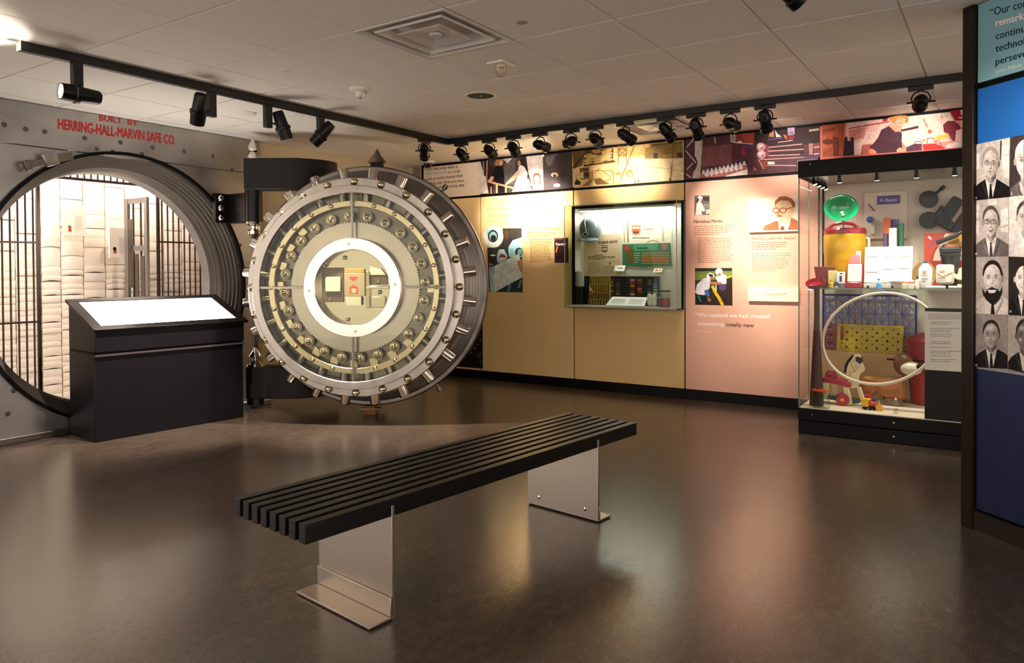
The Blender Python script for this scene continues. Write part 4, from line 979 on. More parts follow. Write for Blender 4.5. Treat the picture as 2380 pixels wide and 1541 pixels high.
p.poly('f08868', (815,740),(870,720),(930,760),(935,795),(815,798)); p.poly('f6a88c', (1250,740),(1290,700),(1390,720),(1400,765),(1260,775)); p.poly('5c3048', (1400,700),(1530,640),(1650,640),(1650,740),(1405,765))
p.poly('d8242c', (1660,650),(1850,640),(2020,700),(1990,725),(1680,745)); p.path('b83038', 12, (1530,650),(1545,610),(1640,600),(1650,640)); p.path('c82830', 12, (1740,640),(1730,560),(1830,545),(1865,630)); p.path('c82830', 12, (1880,630),(1870,600),(1930,590),(1960,670)); p.poly('f0c24a', (1850,530),(2050,480),(2080,540),(1870,590)); p.ell('f0a040', 1680, 590, 24, 24)
p.poly('7a2030', (1985,340),(2060,280),(2160,280),(2240,340),(2270,400),(2190,450),(2170,600),(2130,590),(2070,480),(2000,460)); p.poly('efc0c4', (2190,430),(2345,400),(2345,600),(2180,620)); p.poly('f6dcd8', (2050,640),(2340,600),(2340,690),(2030,710)); p.poly('a01c28', (2090,120),(2340,88),(2340,260),(2180,280)); p.poly('f2d8d0', (2260,110),(2340,95),(2340,180),(2270,185)); p.line('f2d8d0', 2235, 230, 2340, 220, 18); p.poly('f0d8c8', (2260,280),(2340,270),(2340,350),(2270,355)); p.poly('f0a040', (2260,370),(2340,355),(2340,400),(2270,405))
p.build('photo_print', top[4])
# woodland photograph at the foot of the first lower panel
p = Pic(PB, NB, (1060, 780, 7.933)); rg = random.Random(5)
p.poly('17110b', (20,-800),(488,-840),(494,612),(20,570))
for i in range(90):
    x, y = rg.uniform(120,470), rg.uniform(-700,540); s_ = rg.uniform(6,26)
    p.poly(rg.choice(('8f7a60','6d5b3c','b39b7e','52501f','a08a70')), (x-s_,y), (x,y-s_*.7), (x+s_,y+s_*.2), (x,y+s_*.6))
for i in range(14):
    x, y = rg.uniform(120,460), rg.uniform(-300,500); p.line('221a12', x, y, x+rg.uniform(-160,160)*.3, y+rg.uniform(-60,60), 8)
p.build('photo_print', low[0])
# Chemicals Go Mainstream
p = Pic(PB, NB, (1100, 430, 5.1375)); K = 'b98c52'
p.text('a8743c', '\u201c', 145, 225, 160, 225, 20); p.text('a8743c', 'we produce', 225, 232, 420, 218, 28); p.text('b98c52', 'different', 830, 195, 965, 185, 28)
p.text('a8743c', 'kinds of products', 168, 305, 520, 280, 30); p.text('a8743c', 'pipe', 900, 275, 975, 268, 30); p.text('b98c52', 'and', 845, 278, 888, 275, 30)
p.text('a8743c', 'in Spartanburg', 168, 380, 415, 372, 30); p.text('a8743c', 'England.\u201d', 835, 350, 1005, 343, 32)
p.text('a8743c', 'Richard Askew, Phillips', 170, 445, 440, 435, 14)
p.text('6b4426', 'Chemicals Go Mainstream', 645, 537, 1030, 528, 30, .012)
p.words('9b7646', 650, 572, 1042, 22, 3, 8, -.02, 2); p.words('9b7646', 680, 655, 945, 20.5, 14, 8, -.01, 3)
p.build('lettering', low[1])
p = Pic(PB, NB, (1100, 430, 5.1375))
p.poly('38342f', (155,522),(577,514),(592,1283),(190,1275)); p.poly('8ed0cf', (157,523),(350,520),(360,640),(300,740),(160,750)); p.ell('e8efe6', 240, 620, 118, 128)
p.poly('8ed0cf', (157,523),(200,522),(170,600),(157,620)); p.ell('2c3334', 235, 610, 62, 76); p.ell('8fb3b4', 237, 615, 46, 58); p.ell('24282a', 240, 635, 32, 38); p.ell('5a3f2e', 395, 600, 34, 60)
p.poly('a8dbe0', (420,820),(420,740),(470,660),(578,625),(588,860),(430,860)); p.ell('2c3334', 548, 800, 48, 52); p.ell('7fa9ad', 560, 800, 34, 38)
p.poly('a6c9d0', (285,930),(280,840),(310,770),(370,770),(410,850),(400,880),(330,930)); p.poly('8a2c24', (305,870),(340,815),(395,850),(380,870),(345,860)); p.poly('ead9c8', (310,890),(345,862),(372,880),(340,900))
p.poly('e2efe6', (188,1000),(420,880),(550,820),(590,1100),(260,1277),(205,1270)); p.poly('a9d5d6', (188,1000),(260,965),(240,1120),(270,1277),(205,1272)); p.poly('c98a62', (525,915),(580,880),(588,1040),(565,1035)); p.poly('c98a62', (523,905),(545,905),(550,915),(528,918))
p.poly('2f3f44', (330,1240),(590,1105),(592,1280),(300,1277)); p.line('6f959a', 420, 1270, 440, 1190, 30); p.line('6f959a', 540, 1230, 575, 1130, 22); p.ell('e8ecec', 235, 840, 34, 10)
for q in ((200,945),(228,950),(205,980)): p.ell('e8ecec', *q, 8, 10)
p.build('photo_print', low[1])
p = Pic(PB, NB, (1100, 430, 5.1375)); p.poly('3b1f2a', (967,634),(1135,630),(1137,928),(972,928)); p.text('efe6e2', 'Petromat', 988, 722, 1105, 718, 34, .03); p.poly('e08a30', (998,730),(1012,728),(998,805),(980,805)); p.words('a08a90', 995, 902, 1110, 10, 1, 5, 0, 6); p.poly('6a4a50', (967,634),(1100,632),(1050,655),(1010,650),(975,665))
p.build('poster_print', low[1])
# Marvelous Marlex
p = Pic(PB, NB, (1590, 420, 4.281)); K = '4a2c34'
p.text('33222c', 'Marvelous Marlex', 98, 422, 385, 415, 32, .022)
p.words('a8776a', 100, 458, 520, 21, 5, 8, -.02, 8); p.words('a8776a', 135, 576, 495, 18.4, 14, 8, 0, 9)
p.text('fbeee6', '\u201cWe realized we had created', 112, 1352, 852, 1368, 40, .03); p.text('fbeee6', 'something', 140, 1438, 395, 1445, 38, .03); p.text('33222c', 'totally new', 417, 1448, 695, 1458, 40, .006); p.text('fbeee6', '.\u201d', 700, 1458, 735, 1460, 40, .02); p.text('f6e4da', 'Paul Hogan', 140, 1508, 275, 1513, 24)
p.build('lettering', low[3])
p = Pic(PB, NB, (1590, 420, 4.281)); p.poly('6a625e', (102,150),(253,145),(254,340),(102,344)); p.poly('e6dfda', (110,342),(125,240),(120,200),(150,190),(180,230),(210,290),(200,310),(170,300),(180,338)); p.ell('cfc4bc', 160, 180, 22, 26); p.poly('efe9e4', (130,175),(150,150),(185,160),(182,172)); p.poly('3a3432', (118,205),(135,170),(150,185),(130,230)); p.rect('35302e', 190, 160, 250, 200)
for x in (222, 236, 248): p.rect('e6dfda', x-5, 285, x+5, 330)
p.poly('8f8782', (190,230),(250,225),(250,280),(205,275)); p.build('photo_print', low[3])
p = Pic(PB, NB, (1590, 420, 4.281)); p.poly('4a3a2c', (107,870),(478,868),(482,1243),(110,1235)); p.poly('7f8f45', (108,900),(478,895),(478,960),(400,985),(108,990)); p.poly('2f3524', (108,871),(477,869),(477,898),(108,902)); p.poly('3a2a24', (300,1000),(478,965),(481,1240),(110,1233),(112,1130))
p.poly('e4e2ee', (110,1110),(130,1030),(190,975),(240,960),(262,990),(255,1060),(240,1100),(200,1140),(140,1140)); p.poly('4a6aa8', (200,1090),(245,1080),(255,1150),(215,1160)); p.poly('1f2024', (112,1130),(220,1140),(240,1200),(130,1234)); p.ell('ecebf2', 262, 950, 38, 34); p.poly('1f2436', (240,925),(285,935),(290,965),(260,960)); p.ell('b57a5c', 272, 970, 16, 18)
p.poly('ece8ee', (310,960),(370,920),(420,940),(422,1025),(370,1030),(330,1000)); p.ell('f2efea', 348, 905, 36, 36); p.ell('b8805f', 352, 935, 18, 16); p.poly('5a4a7a', (345,1030),(420,1025),(418,1080),(385,1100),(350,1080)); p.poly('b57a5c', (260,1000),(370,1010),(375,1032),(265,1035))
p.path('e6c22c', 30, (280,1045),(310,1110),(350,1170),(385,1240)); p.line('e6c22c', 425, 965, 475, 948, 14); p.line('b8bcc4', 318, 1035, 318, 1100, 16); p.poly('b57a5c', (235,1160),(268,1180),(262,1205),(235,1195)); p.poly('2fa08a', (135,1145),(150,1145),(175,1205),(160,1205)); p.build('photo_print', low[3])
# raised plaques on the pink panel
XP = XB-.03
PP = lambda px, py: at(px, py, 0, XP); A = PP(1738, 462); B_ = PP(1855, 537)
hp = thing('raised_panel', 'raised cream portrait plate of a man in glasses fixed on the pink panel', 'plate', (XP+.01, (A.y+B_.y)/2, B_.z))
MB().box(XP, XB-.0005, B_.y, A.y, B_.z, A.z).build('plate', mat('cream_plate', 'f3e3c9', .45), hp, bev=.001)
p = Pic(PP, NB, (1590, 420, 4.281)); p.poly('b9714a', (782,495),(800,450),(900,405),(940,400),(990,420),(1060,365),(1132,400),(1134,488)); p.poly('f6e8d2', (935,400),(1000,420),(1062,370),(1050,440),(1030,488),(945,492)); p.poly('8f4a2a', (962,460),(985,450),(1003,488),(955,492)); p.ell('eec9a4', 1000, 290, 95, 120, 0); p.poly('eec9a4', (930,350),(1060,330),(1055,400),(1000,425),(945,400)); p.poly('b06a40', (900,260),(905,200),(950,160),(1010,152),(1075,180),(1105,220),(1105,265),(1080,265),(1060,220),(1040,200),(960,195),(920,230)); p.ell('e6b98f', 1080, 295, 20, 32)
for cx_ in (915, 985): p.path('a35c3a', 8, *[(cx_+32*math.cos(t), 295+25*math.sin(t)) for t in [2*math.pi*i/14 for i in range(15)]])
p.line('a35c3a', 1015, 285, 1070, 265, 8); p.line('a8623f', 925, 350, 980, 352, 8); p.path('c98f66', 6, (950,300),(935,335),(955,338)); p.build('portrait_print', hp)
A = PP(1738, 667); B_ = PP(1856, 702)
hp2 = thing('raised_panel', 'raised cream name plate reading Paul Hogan on the pink panel', 'plate', (XP+.01, (A.y+B_.y)/2, B_.z))
MB().box(XP, XB-.0005, B_.y, A.y, B_.z, A.z).build('plate', mat('cream_plate', 'f3e3c9', .45), hp2, bev=.001)
p = Pic(PP, NB, (1590, 420, 4.281)); p.text('a8764a', 'PAUL HOGAN', 812, 1138, 1020, 1138, 20, .01); p.build('lettering', hp2)
p = Pic(PB, NB, (1590, 420, 4.281)); p.text('6a3f30', 'The Man Called \u201cMr. Marlex\u201d', 672, 588, 1118, 582, 24, .008); p.words('8f6a5c', 672, 622, 1070, 21, 4, 8, -.01, 12); p.words('a57f72', 675, 728, 1075, 21, 9, 7, 0, 13); p.build('lettering', low[3])
# ------------------------------------------------------------------ wall mounted showcase
XF, XK = 3.20, 3.52
ws = thing('wall_showcase', 'acrylic fronted showcase let into the tan graphic wall', 'showcase', (3.36, 1.53, .865))
y0, y1, z0, z1 = .918, 2.138, .868, 1.908
M_cw = mat('case_white', 'ddd6c8', .6)
MB().box(XK, XK+.02, y0, y1, z0, z1).build('back_panel', M_cw, ws)
MB().box(XB-.0, XK, y1-.012, y1, z0, z1).build('side_panel', M_cw, ws); MB().box(XB, XK, y0, y0+.012, z0, z1).build('side_panel', M_cw, ws)
MB().box(XF+.004, XK, y0+.012, y1-.012, z0, z0+.014).build('floor_board', mat('case_floor', 'b9b2a6', .5), ws); MB().box(XB, XK, y0+.012, y1-.012, z1-.014, z1).build('top_board', M_cw, ws)
fr = MB()
for a in ((y1-.03, y1+.002, z0-.004, z1+.004), (y0-.002, y0+.018, z0-.004, z1+.004), (y0, y1, z1-.022, z1+.004), (y0, y1, z0-.006, z0+.012)):
    fr.box(XB-.012, XB-.0005, *a)
fr.build('inner_frame', M_black, ws)
MB().box(XF, XF+.005, y0, y1, z0, z1).build('front_glass', M_acry, ws)
MB().box(XF+.005, XB-.012, y1-.004, y1, z0, z1).build('side_glass', M_acry, ws); MB().box(XF+.005, XB-.012, y0, y0+.004, z0, z1).build('side_glass', M_acry, ws)
MB().box(XF+.005, XB-.012, y0+.004, y1-.004, z1-.004, z1).build('top_glass', M_acry, ws)
for a in ((y1-.006, y1+.001, z0, z1), (y0-.001, y0+.006, z0, z1), (y0, y1, z1-.005, z1+.002), (y0, y1, z0-.004, z0+.003)):
    MB().box(XF-.002, XF+.006, *a).build('edge_strip', M_edge, ws)
MB().box(XF, XB, y0, y1, z0-.008, z0-.001).build('base_strip', M_blackm, ws)
lp = MB().box(XB+.02, XB+.06, y0+.1, y1-.06, z1-.045, z1-.015); lp.build('lamp_strip', M_plastic, ws)
MB().box(XB+.022, XB+.058, y0+.12, y1-.08, z1-.052, z1-.0455).build('lamp_tube', mat('tube_glow', 'eef4ff', .4, emit=7), ws)
area((XB+.03, 1.53, z1-.06), (0, rad(-12), 0), .04, 1.0, 3.8, (.92,.96,1))
cs = lambda px, py, x=XK-.004: at(px, py, 0, x)
NBk = (-1,0,0); C3 = (1300, 440, 5.137); CK = lambda px, py: at(px, py, 0, XK-.004)
zf = z0+.014
def sheet(name, label, cat, box, cc, draw, X=XK-.004, thick=.003):
    P_ = lambda px, py: at(px, py, 0, X)
    A = P_(C3[0]+box[0]/C3[2], C3[1]+box[1]/C3[2]); B_ = P_(C3[0]+box[2]/C3[2], C3[1]+box[3]/C3[2])
    t = thing(name, label, cat, (X, (A.y+B_.y)/2, B_.z))
    MB().box(X, X+thick, B_.y, A.y, B_.z, A.z).build('sheet', mat('sheet_'+cc, cc, .7, var=.05, scale=14), t)
    p = Pic(P_, NB, C3); draw(p); p.build('print', t); return t
SH = lambda p, c, x0, y0, x1, y1: p.poly(c, (x0,y0+.12*(y1-y0)), (x0+.12*(x1-x0),y0), (x0+.3*(x1-x0),y0+.1*(y1-y0)), ((x0+x1)/2,y0), (x0+.7*(x1-x0),y0+.1*(y1-y0)), (x0+.88*(x1-x0),y0), (x1,y0+.12*(y1-y0)), (x0+.92*(x1-x0),y0+.36*(y1-y0)), (x1,y0+.58*(y1-y0)), (x0+.88*(x1-x0),y0+.86*(y1-y0)), ((x0+x1)/2,y1), (x0+.12*(x1-x0),y0+.86*(y1-y0)), (x0,y0+.58*(y1-y0)), (x0+.08*(x1-x0),y0+.36*(y1-y0)))
def d1(p):
    K = '3a2c22'; p.text(K, 'RUBBER NEWS', 470, 655, 692, 640, 34, .03); SH(p, '3a2c22', 500, 665, 580, 755); SH(p, 'e0c29c', 506, 674, 574, 746); p.rect('3a2c22', 510, 690, 570, 702); p.text('3a2c22', '66', 518, 740, 564, 738, 22, .03)
    p.words(K, 412, 790, 590, 20, 1, 8, 0, 3, 1); p.words(K, 340, 812, 672, 22, 2, 8, 0, 5, 1); p.line('a88c6c', 300, 862, 725, 860, 3); p.line('a88c6c', 512, 862, 512, 1030, 3)
    p.words('8f7558', 335, 880, 500, 13, 11, 4, 0, 6); p.words('8f7558', 530, 915, 700, 14, 8, 4, 0, 7); p.poly(K, (595,895),(605,872),(618,875),(610,895))
sheet('news_page', 'browned front page headed Rubber News behind the hard hat', 'paper', (292,548,726,1036), 'dcbd96', d1)
def d2(p):
    p.poly('e9dcc4', (748,345),(1332,310),(1338,645),(752,658)); SH(p, 'c9502e', 860, 420, 974, 548); SH(p, 'e8b08c', 866, 428, 968, 540); SH(p, 'd4643c', 870, 432, 964, 536); p.rect('e6d2b8', 878, 450, 956, 470); p.text('3a2820', '66', 885, 528, 945, 526, 34, .03)
    p.text('7a7040', 'ammonium', 1010, 446, 1165, 436, 26, .01); p.text('7a7040', 'sulfate', 1012, 486, 1115, 484, 28, .01); p.text('c8c0a0', 'fertilizer', 1012, 522, 1140, 518, 22)
    p.words('6a4a30', 875, 582, 1210, 20, 1, 7, 0, 2, 1); p.poly('b08a5a', (1045,645),(1060,620),(1110,605),(1170,615),(1195,640)); p.poly('e9dcc4', (1060,645),(1070,628),(1110,615),(1165,625),(1180,642))
    for x in (770, 815): p.line('c8a070' if x == 770 else '8a7a50', x, 370, x+8, 630, 14)
    p.line('b8a888', 1232, 365, 1240, 620, 12)
    p.poly('3f7a58', (752,655),(1330,640),(1345,915),(1180,920),(1000,930),(850,918),(756,905)); p.poly('6a6038', (790,740),(860,700),(930,790),(880,880),(800,890)); p.poly('57936e', (880,660),(1180,650),(1170,720),(900,740))
    for i in range(5): p.line('c8743c', 985, 765+i*30, 1310, 762+i*30, 16)
    SH(p, 'b8483a', 775, 662, 838, 738); SH(p, 'b86a6a', 1225, 652, 1295, 725); p.words('2f5a44', 930, 712, 1140, 20, 1, 16, -.04, 9, 1); p.words('d8cca0', 890, 770, 975, 26, 5, 8, 0, 4, .8)
sheet('fertiliser_bag', 'flattened cream and green fertiliser bag with orange shield pinned up', 'bag', (745,308,1346,928), 'e2d6bf', d2)
# hard hat
hc = cs(1369, 534, 3.42)
hh = thing('hard_hat', 'grey hard hat with green badge hung on the showcase back', 'hard hat', (hc.x, hc.y, hc.z-.13))
M_hat = mat('hat_grey', '6d767a', .25, coat=.4)
Rm = Euler((rad(-14), 0, 0)).to_matrix()
MB().sph((hc.x+.02, hc.y, hc.z+.008), .10, .118, .132, 26, 16, rot=Rm).build('shell', M_hat, hh)
vz = MB(); n = 10; vs = []; fs = []
for i in range(n+1):
    a = math.pi*(.06+.88*i/n); cs_, sn2 = math.cos(a), math.sin(a)
    for rr, dz in ((.098, 0), (.118+.022*sn2, -.014-.016*sn2), (.118+.022*sn2, -.022-.016*sn2), (.098, -.012)):
        vs.append(Vector((hc.x+.01-sn2*rr*.95, hc.y+cs_*rr, hc.z-.088+dz)))
for i in range(n):
    for k in range(4): fs.append((4*i+k, 4*i+(k+1) % 4, 4*i+4+(k+1) % 4, 4*i+4+k))
fs += [(0,1,2,3), tuple(range(4*n, 4*n+4))[::-1]]
vz.add(vs, fs).build('visor', M_hat, hh)
MB().tube([Vector((hc.x+.02,hc.y,hc.z+.008))+Rm @ Vector((-.10*math.cos(a), .0, .132*math.sin(a)))*1.01 for a in [rad(-25+12*i) for i in range(9)]], .008, 8).build('ridge', M_hat, hh)
bp_ = lambda a, b: Vector((hc.x-.086, hc.y+a, hc.z-.05+b))
q = Pic(lambda a, b: bp_(a, b), NB); q.poly('dfe6dc', (0,.03),(-.045,.0),(0,-.032),(.045,-.002)); q.poly('2e6b46', (0,.022),(-.033,.0),(0,-.023),(.033,-.002)); q.build('badge', hh)
MB().cyl((hc.x+.12, hc.y, hc.z), (XK-.001, hc.y, hc.z), .012, seg=10).build('hanger', M_darks, hh)
# yarn spool on its black stand
a, b = cs(1336, 668, 3.42), cs(1358, 668, 3.42)
ym = (a.y+b.y)/2
stn = MB().box(3.375, 3.465, b.y, a.y, zf, cs(1345, 666, 3.42).z).build('display_block', mat('veined_black', '14150f', .25, var=.5, scale=12), bev=.003); tag(stn, 'veined black display block under the yarn cone', 'block')
zt = cs(1345, 666, 3.42).z
ys = thing('yarn_spool', 'wound spool of grey yarn on the veined black block', 'spool', (3.42, ym, zt))
pf = [(0,0),(.043,0)]+[(.045+.0025*(i % 2), .01+i*.006) for i in range(24)]+[(.043,.158),(.03,.165),(0,.165)]
MB().lathe(pf, (3.42, ym, zt), (0,0,1), 28).build('yarn', mat('yarn_grey', 'a59d92', .9, bump=.3, bscale=200), ys); MB().cyl((3.42, ym, zt+.165), (3.42, ym, zt+.175), .018, seg=16).build('core', M_plastic, ys)
# swatch board
XS = 3.46
bA, bB = at(1358, 642, 0, XS), at(1533, 704, 0, XS)
sb = thing('swatch_board', 'black sample board with rows of coloured chips standing in the wall showcase', 'board', (XS, (bA.y+bB.y)/2, zf))
MB().box(XS, XS+.012, bB.y, bA.y, zf, bA.z).build('board', mat('board_black', '121013', .5), sb)
SC = lambda px, py: at(px, py, 0, XS)
chips = []
def chipcol(x, ys_, cols_):
    for y, c in zip(ys_, cols_): chips.append((x, y, c))
chipcol(622, (1080,1113,1147,1182,1216,1248), ('5a4a2e','8a7a2c','8f8a3a','4a3a34','a08a3c','4a3e2c'))
chipcol(700, (1088,1122,1153,1186,1218,1250), ('4a2a24','5a4028','6a4e2c','54442c','6a5038','a85a3a'))
chipcol(874, (1084,1118,1153,1187,1222,1254), ('b08a98','a8202c','c87a20','6a2428','5a4a44','d0987c'))
chipcol(960, (1086,1120,1155,1190,1222,1257), ('9a5a24','7a2028','5a3024','c86a50','b03a34','4a1e20'))
chipcol(1080, (1090,1126,1162,1196,1230), ('6a4a50','4f7a2c','242428','3a3f3a','7a8a70'))
chipcol(1146, (1098,1132,1166,1200,1236), ('2a3a3a','3f7a9a','4a90b8','6a9a50','8ac0c0'))
for x, y, c in chips:
    a, b = SC(C3[0]+(x-26)/C3[2], C3[1]+(y-13)/C3[2]), SC(C3[0]+(x+26)/C3[2], C3[1]+(y+13)/C3[2])
    MB().box(XS-.005, XS-.0002, b.y, a.y, b.z, a.z).build('colour_chip', mat('chip_'+c, c, .4), sb)
# folded plaid cloth
fa, fb = at(1366, 642, 0, 3.40), at(1415, 704, 0, 3.40)
fz = thing('plaid_cloth', 'gold and brown plaid cloth folded against the sample board', 'cloth', (3.41, (fa.y+fb.y)/2, zf))
for i, (c, h) in enumerate((('b09a3c', .30), ('7a5a24', .0), )):
    pass
hts = [fa.z-zf, (fa.z-zf)*.72, (fa.z-zf)*.42, (fa.z-zf)*.2]
for i, h in enumerate(hts):
    MB().box(3.44-.014*i, 3.452-.014*i, fb.y+.003*i, fa.y-.002*i, zf, zf+h).build('fold', mat('plaid_%d' % i, ('8f7a34','a8863a','6f5526','b59a52')[i], .8, var=.45, scale=26, stretch=(1,3,1)), fz, bev=.003)
p = Pic(lambda a, b: Vector((3.44-.014*3-.0004, a, b)), NB)
ya, yb2, zz = fb.y+.009, fa.y-.006, hts[3]
for i in range(7):
    yy = ya+(yb2-ya)*(i+.3)/7; p.rect('3a2a16', yy, zf, yy+.012, zf+zz*.98)
for i in range(3): p.rect('4a3418', ya, zf+zz*(.15+.3*i), yb2, zf+zz*(.24+.3*i))
p.build('stripe_print', fz)
p = Pic(lambda a, b: Vector((3.44-.014*1-.0004, a, b)), NB)
for i in range(8):
    yy = ya+(yb2-ya)*(i+.2)/8; p.rect('3a2a16', yy, zf+hts[2]+.002, yy+.008, zf+hts[1]*.98)
p.poly('e8dccb', (fa.y-.004, zf+hts[2]+.03), (fa.y-.004, zf+hts[2]+.075), (fa.y-.06, zf+hts[2]+.005), (fa.y-.004, zf+hts[2]+.005)); p.poly('c8323c', (fa.y-.004, zf+hts[2]+.02), (fa.y-.03, zf+hts[2]+.02), (fa.y-.055, zf+hts[2]+.004), (fa.y-.004, zf+hts[2]+.004)); p.build('label_print', fz)
# tilted caption board
cA, cB = at(1411, 708, 0, 3.30), at(1501, 708, 0, 3.30)
cb = thing('caption_board', 'white tilted caption board lying in front of the colour chips', 'caption', (3.33, (cA.y+cB.y)/2, zf))
q = MB().prism([(3.27, cB.y, zf+.004), (3.27, cA.y, zf+.004), (3.38, cA.y-.02, zf+.085), (3.38, cB.y+.02, zf+.085)], (0,0,.006)); q.build('board', M_white, cb)
MB().box(3.36, 3.37, cB.y+.05, cA.y-.05, zf, zf+.07).build('wedge', M_plastic, cb)
P_ = lambda a, b: Vector((3.27+.11*b, cB.y+(cA.y-cB.y)*a, zf+.0104+.081*b))
p = Pic(P_, (-.59,0,.8)); 
for i in range(6): p.rect('9a958e', .1, .2+.1*i, .45, .23+.1*i); p.rect('9a958e', .55, .2+.1*i, .9, .23+.1*i)
p.build('caption_print', cb)
# small bottles, red jar
def bottle(name, label, cat, x, y, zb, prof, mt, cap=None, capmt=None, lab=None, group=None):
    t = thing(name, label, cat, (x, y, zb), group=group)
    MB().lathe(prof, (x, y, zb), (0,0,1), 22).build('body', mt, t)
    if cap: MB().lathe(cap, (x, y, zb), (0,0,1), 18).build('cap', capmt or M_plastic, t)
    if lab:
        r, za, zb_, c = lab
        MB().lathe([(r, za), (r, zb_)], (x, y, zb), (0,0,1), 14, a0=0, a1=math.pi*.8).build('label_band', mat('band_'+c, c, .5), t)
    return t
M_wp = mat('bottle_white', 'ece6da', .3, spec=.6); M_redl = mat('jar_red', '8a1a12', .15, spec=.7)
for k, (px, lb_) in enumerate(((1510, 'round shouldered white bottle with red label beside the caption board'), (1521, 'round shouldered white bottle with red label next to the red jar'))):
    c = at(px, 700, 0, 3.36)
    bottle('toiletry_bottle', lb_, 'bottle', 3.36, c.y, zf, [(0,.01),(.014,.01),(.026,.025),(.028,.07),(.026,.1),(.016,.125),(0,.13)], M_wp, [(0,0),(.012,0),(.013,.012),(0,.014)], mat('cap_tan','c9a888',.5), (.0288,.03,.075,'a8323c'))
c = at(1532, 700, 0, 3.38); bottle('ink_bottle', 'narrow dark blue bottle with pointed cap behind the white bottles', 'bottle', 3.40, c.y, zf, [(0,0),(.022,0),(.022,.085),(.008,.1),(0,.1)], mat('bottle_blue','1d3a6a',.2), [(0,.1),(.01,.1),(.004,.13),(0,.132)], mat('cap_blue','2a5a9a',.3))
c = at(1545.5, 700, 0, 3.34)
jr = thing('glass_jar', 'round clear jar half filled with red pellets and black lid', 'jar', (3.34, c.y, zf))
MB().lathe([(0,.004),(.050,.004),(.050,.088),(0,.09)], (3.34, c.y, zf), (0,0,1), 24).build('pellets', mat('pellets_red','a8240e',.35,var=.3,scale=60), jr)
MB().lathe([(0,0),(.053,0),(.053,.15)], (3.34, c.y, zf), (0,0,1), 24).build('glass_wall', M_acry, jr); MB().lathe([(0,.15),(.055,.15),(.055,.163),(0,.163)], (3.34, c.y, zf), (0,0,1), 24).build('lid', M_black, jr)
def stand(px0, py0, px1, py1, X, label, cc, prints=None):
    a, b = at(px0, py0, 0, X), at(px1, py1, 0, X)
    t = thing('caption_stand', label, 'caption', (X+.05, (a.y+b.y)/2, b.z))
    MB().prism([(X+.02, b.y, b.z+(a.z-b.z)*.45), (X+.02, a.y, b.z+(a.z-b.z)*.45), (X+.05, a.y, a.z), (X+.05, b.y, a.z)], (.004,0,.0)).build('card', mat('card_'+cc, cc, .6), t)
    MB().box(X+.052, XK-.0045, b.y+.01, a.y-.01, b.z+.01, a.z-.01).build('bracket', M_acry, t)
    if prints:
        p = Pic(lambda q, r: Vector((X+.02+.03*r, b.y+(a.y-b.y)*(1-q), b.z+(a.z-b.z)*(.45+.55*r))), (-1,0,.3))
        for (q0_, r0_, q1_, r1_, c_) in prints: p.rect(c_, q0_, r0_, q1_, r1_)
        p.build('caption_print', t)
stand(1425, 617, 1449, 641, 3.42, 'small white numbered caption stand between news page and fertiliser bag', 'efe9de', ((.1,.75,.2,.9,'6a625a'),(.3,.45,.8,.6,'6a625a'),(.1,.1,.2,.22,'6a625a')))
stand(1516, 624, 1536, 640, 3.42, 'small yellow caption stand with red spot under the fertiliser bag', 'e2d2a0', ((.2,.3,.5,.7,'b8482c'),(.7,.3,.8,.8,'5a5030')))
# ------------------------------------------------------------------ tall glass showcase
X0, X1, Y1, Y0 = 2.455, 3.34, -.346, -2.10
DZ, SZ, TZ0, TZ1 = .197, 1.10, 1.945, 2.07
tc = thing('tall_showcase', 'tall black framed glass showcase full of plastic goods and toys', 'showcase', ((X0+X1)/2, (Y0+Y1)/2, 0))
M_ck = mat('showcase_black', '080707', .36, spec=.15)
M_cb = mat('showcase_lining', 'd6cbb8', .6)
MB().box(X0, X1, Y0, Y1, 0, .098).build('plinth', M_ck, tc, bev=.004); MB().box(X0-.004, X1, Y0, Y1+.004, .102, DZ-.006).build('base_frame', M_ck, tc, bev=.004)
MB().box(X0+.006, X1-.012, Y0+.006, Y1-.006, DZ-.006, DZ).build('deck', mat('deck_cloth', 'ddd0b6', .8), tc)
cn = MB(); cn.box(X0-.004, X0+.012, Y0, Y1+.004, TZ0, TZ1); cn.box(X0+.012, X1, Y1-.012, Y1+.004, TZ0, TZ1); cn.box(X0+.012, X1, Y0, Y1-.012, TZ0+.03, TZ1)
cn.build('canopy', M_ck, tc, bev=.003)
MB().box(X0+.012, X1-.02, Y0+.01, Y1-.013, TZ0+.018, TZ0+.03).build('canopy_liner', mat('canopy_grey', '8d8a80', .22, .5), tc)
MB().box(X1-.012, X1, Y0, Y1-.006, DZ, TZ0+.018).build('back_panel', M_cb, tc)
MB().box(X0, X0+.006, Y0, Y1, DZ, TZ0).build('front_glass', glass('case_glass', 'ffffff', .4), tc)
MB().box(X0+.006, X1-.012, Y1-.006, Y1, DZ, TZ0).build('side_glass', M_glass, tc)
M_ge = mat('glass_edge_green', '5f7a6c', .15, spec=.7)
MB().box(X0-.001, X0+.007, Y1-.007, Y1+.001, DZ, TZ0).build('glass_edge', M_ge, tc); MB().box(2.80, 2.806, Y1-.0065, Y1+.0005, DZ, TZ0).build('glass_joint', M_ge, tc)
MB().box(X1-.03, X1-.012, Y1-.02, Y1-.0065, DZ, TZ0).build('rear_post', M_ck, tc)
MB().box(2.78, X1-.013, Y0+.01, Y1-.008, SZ-.009, SZ).build('shelf', glass('shelf_glass', 'dfeae0', .7), tc); MB().box(2.775, 2.78, Y0+.01, Y1-.008, SZ-.009, SZ).build('shelf_edge', M_ge, tc)
for y in (Y1-.008, ): MB().box(2.78, 2.80, y-.03, y+.0015, SZ-.02, SZ-.0095).build('shelf_clip', M_chrome, tc)
scw = None
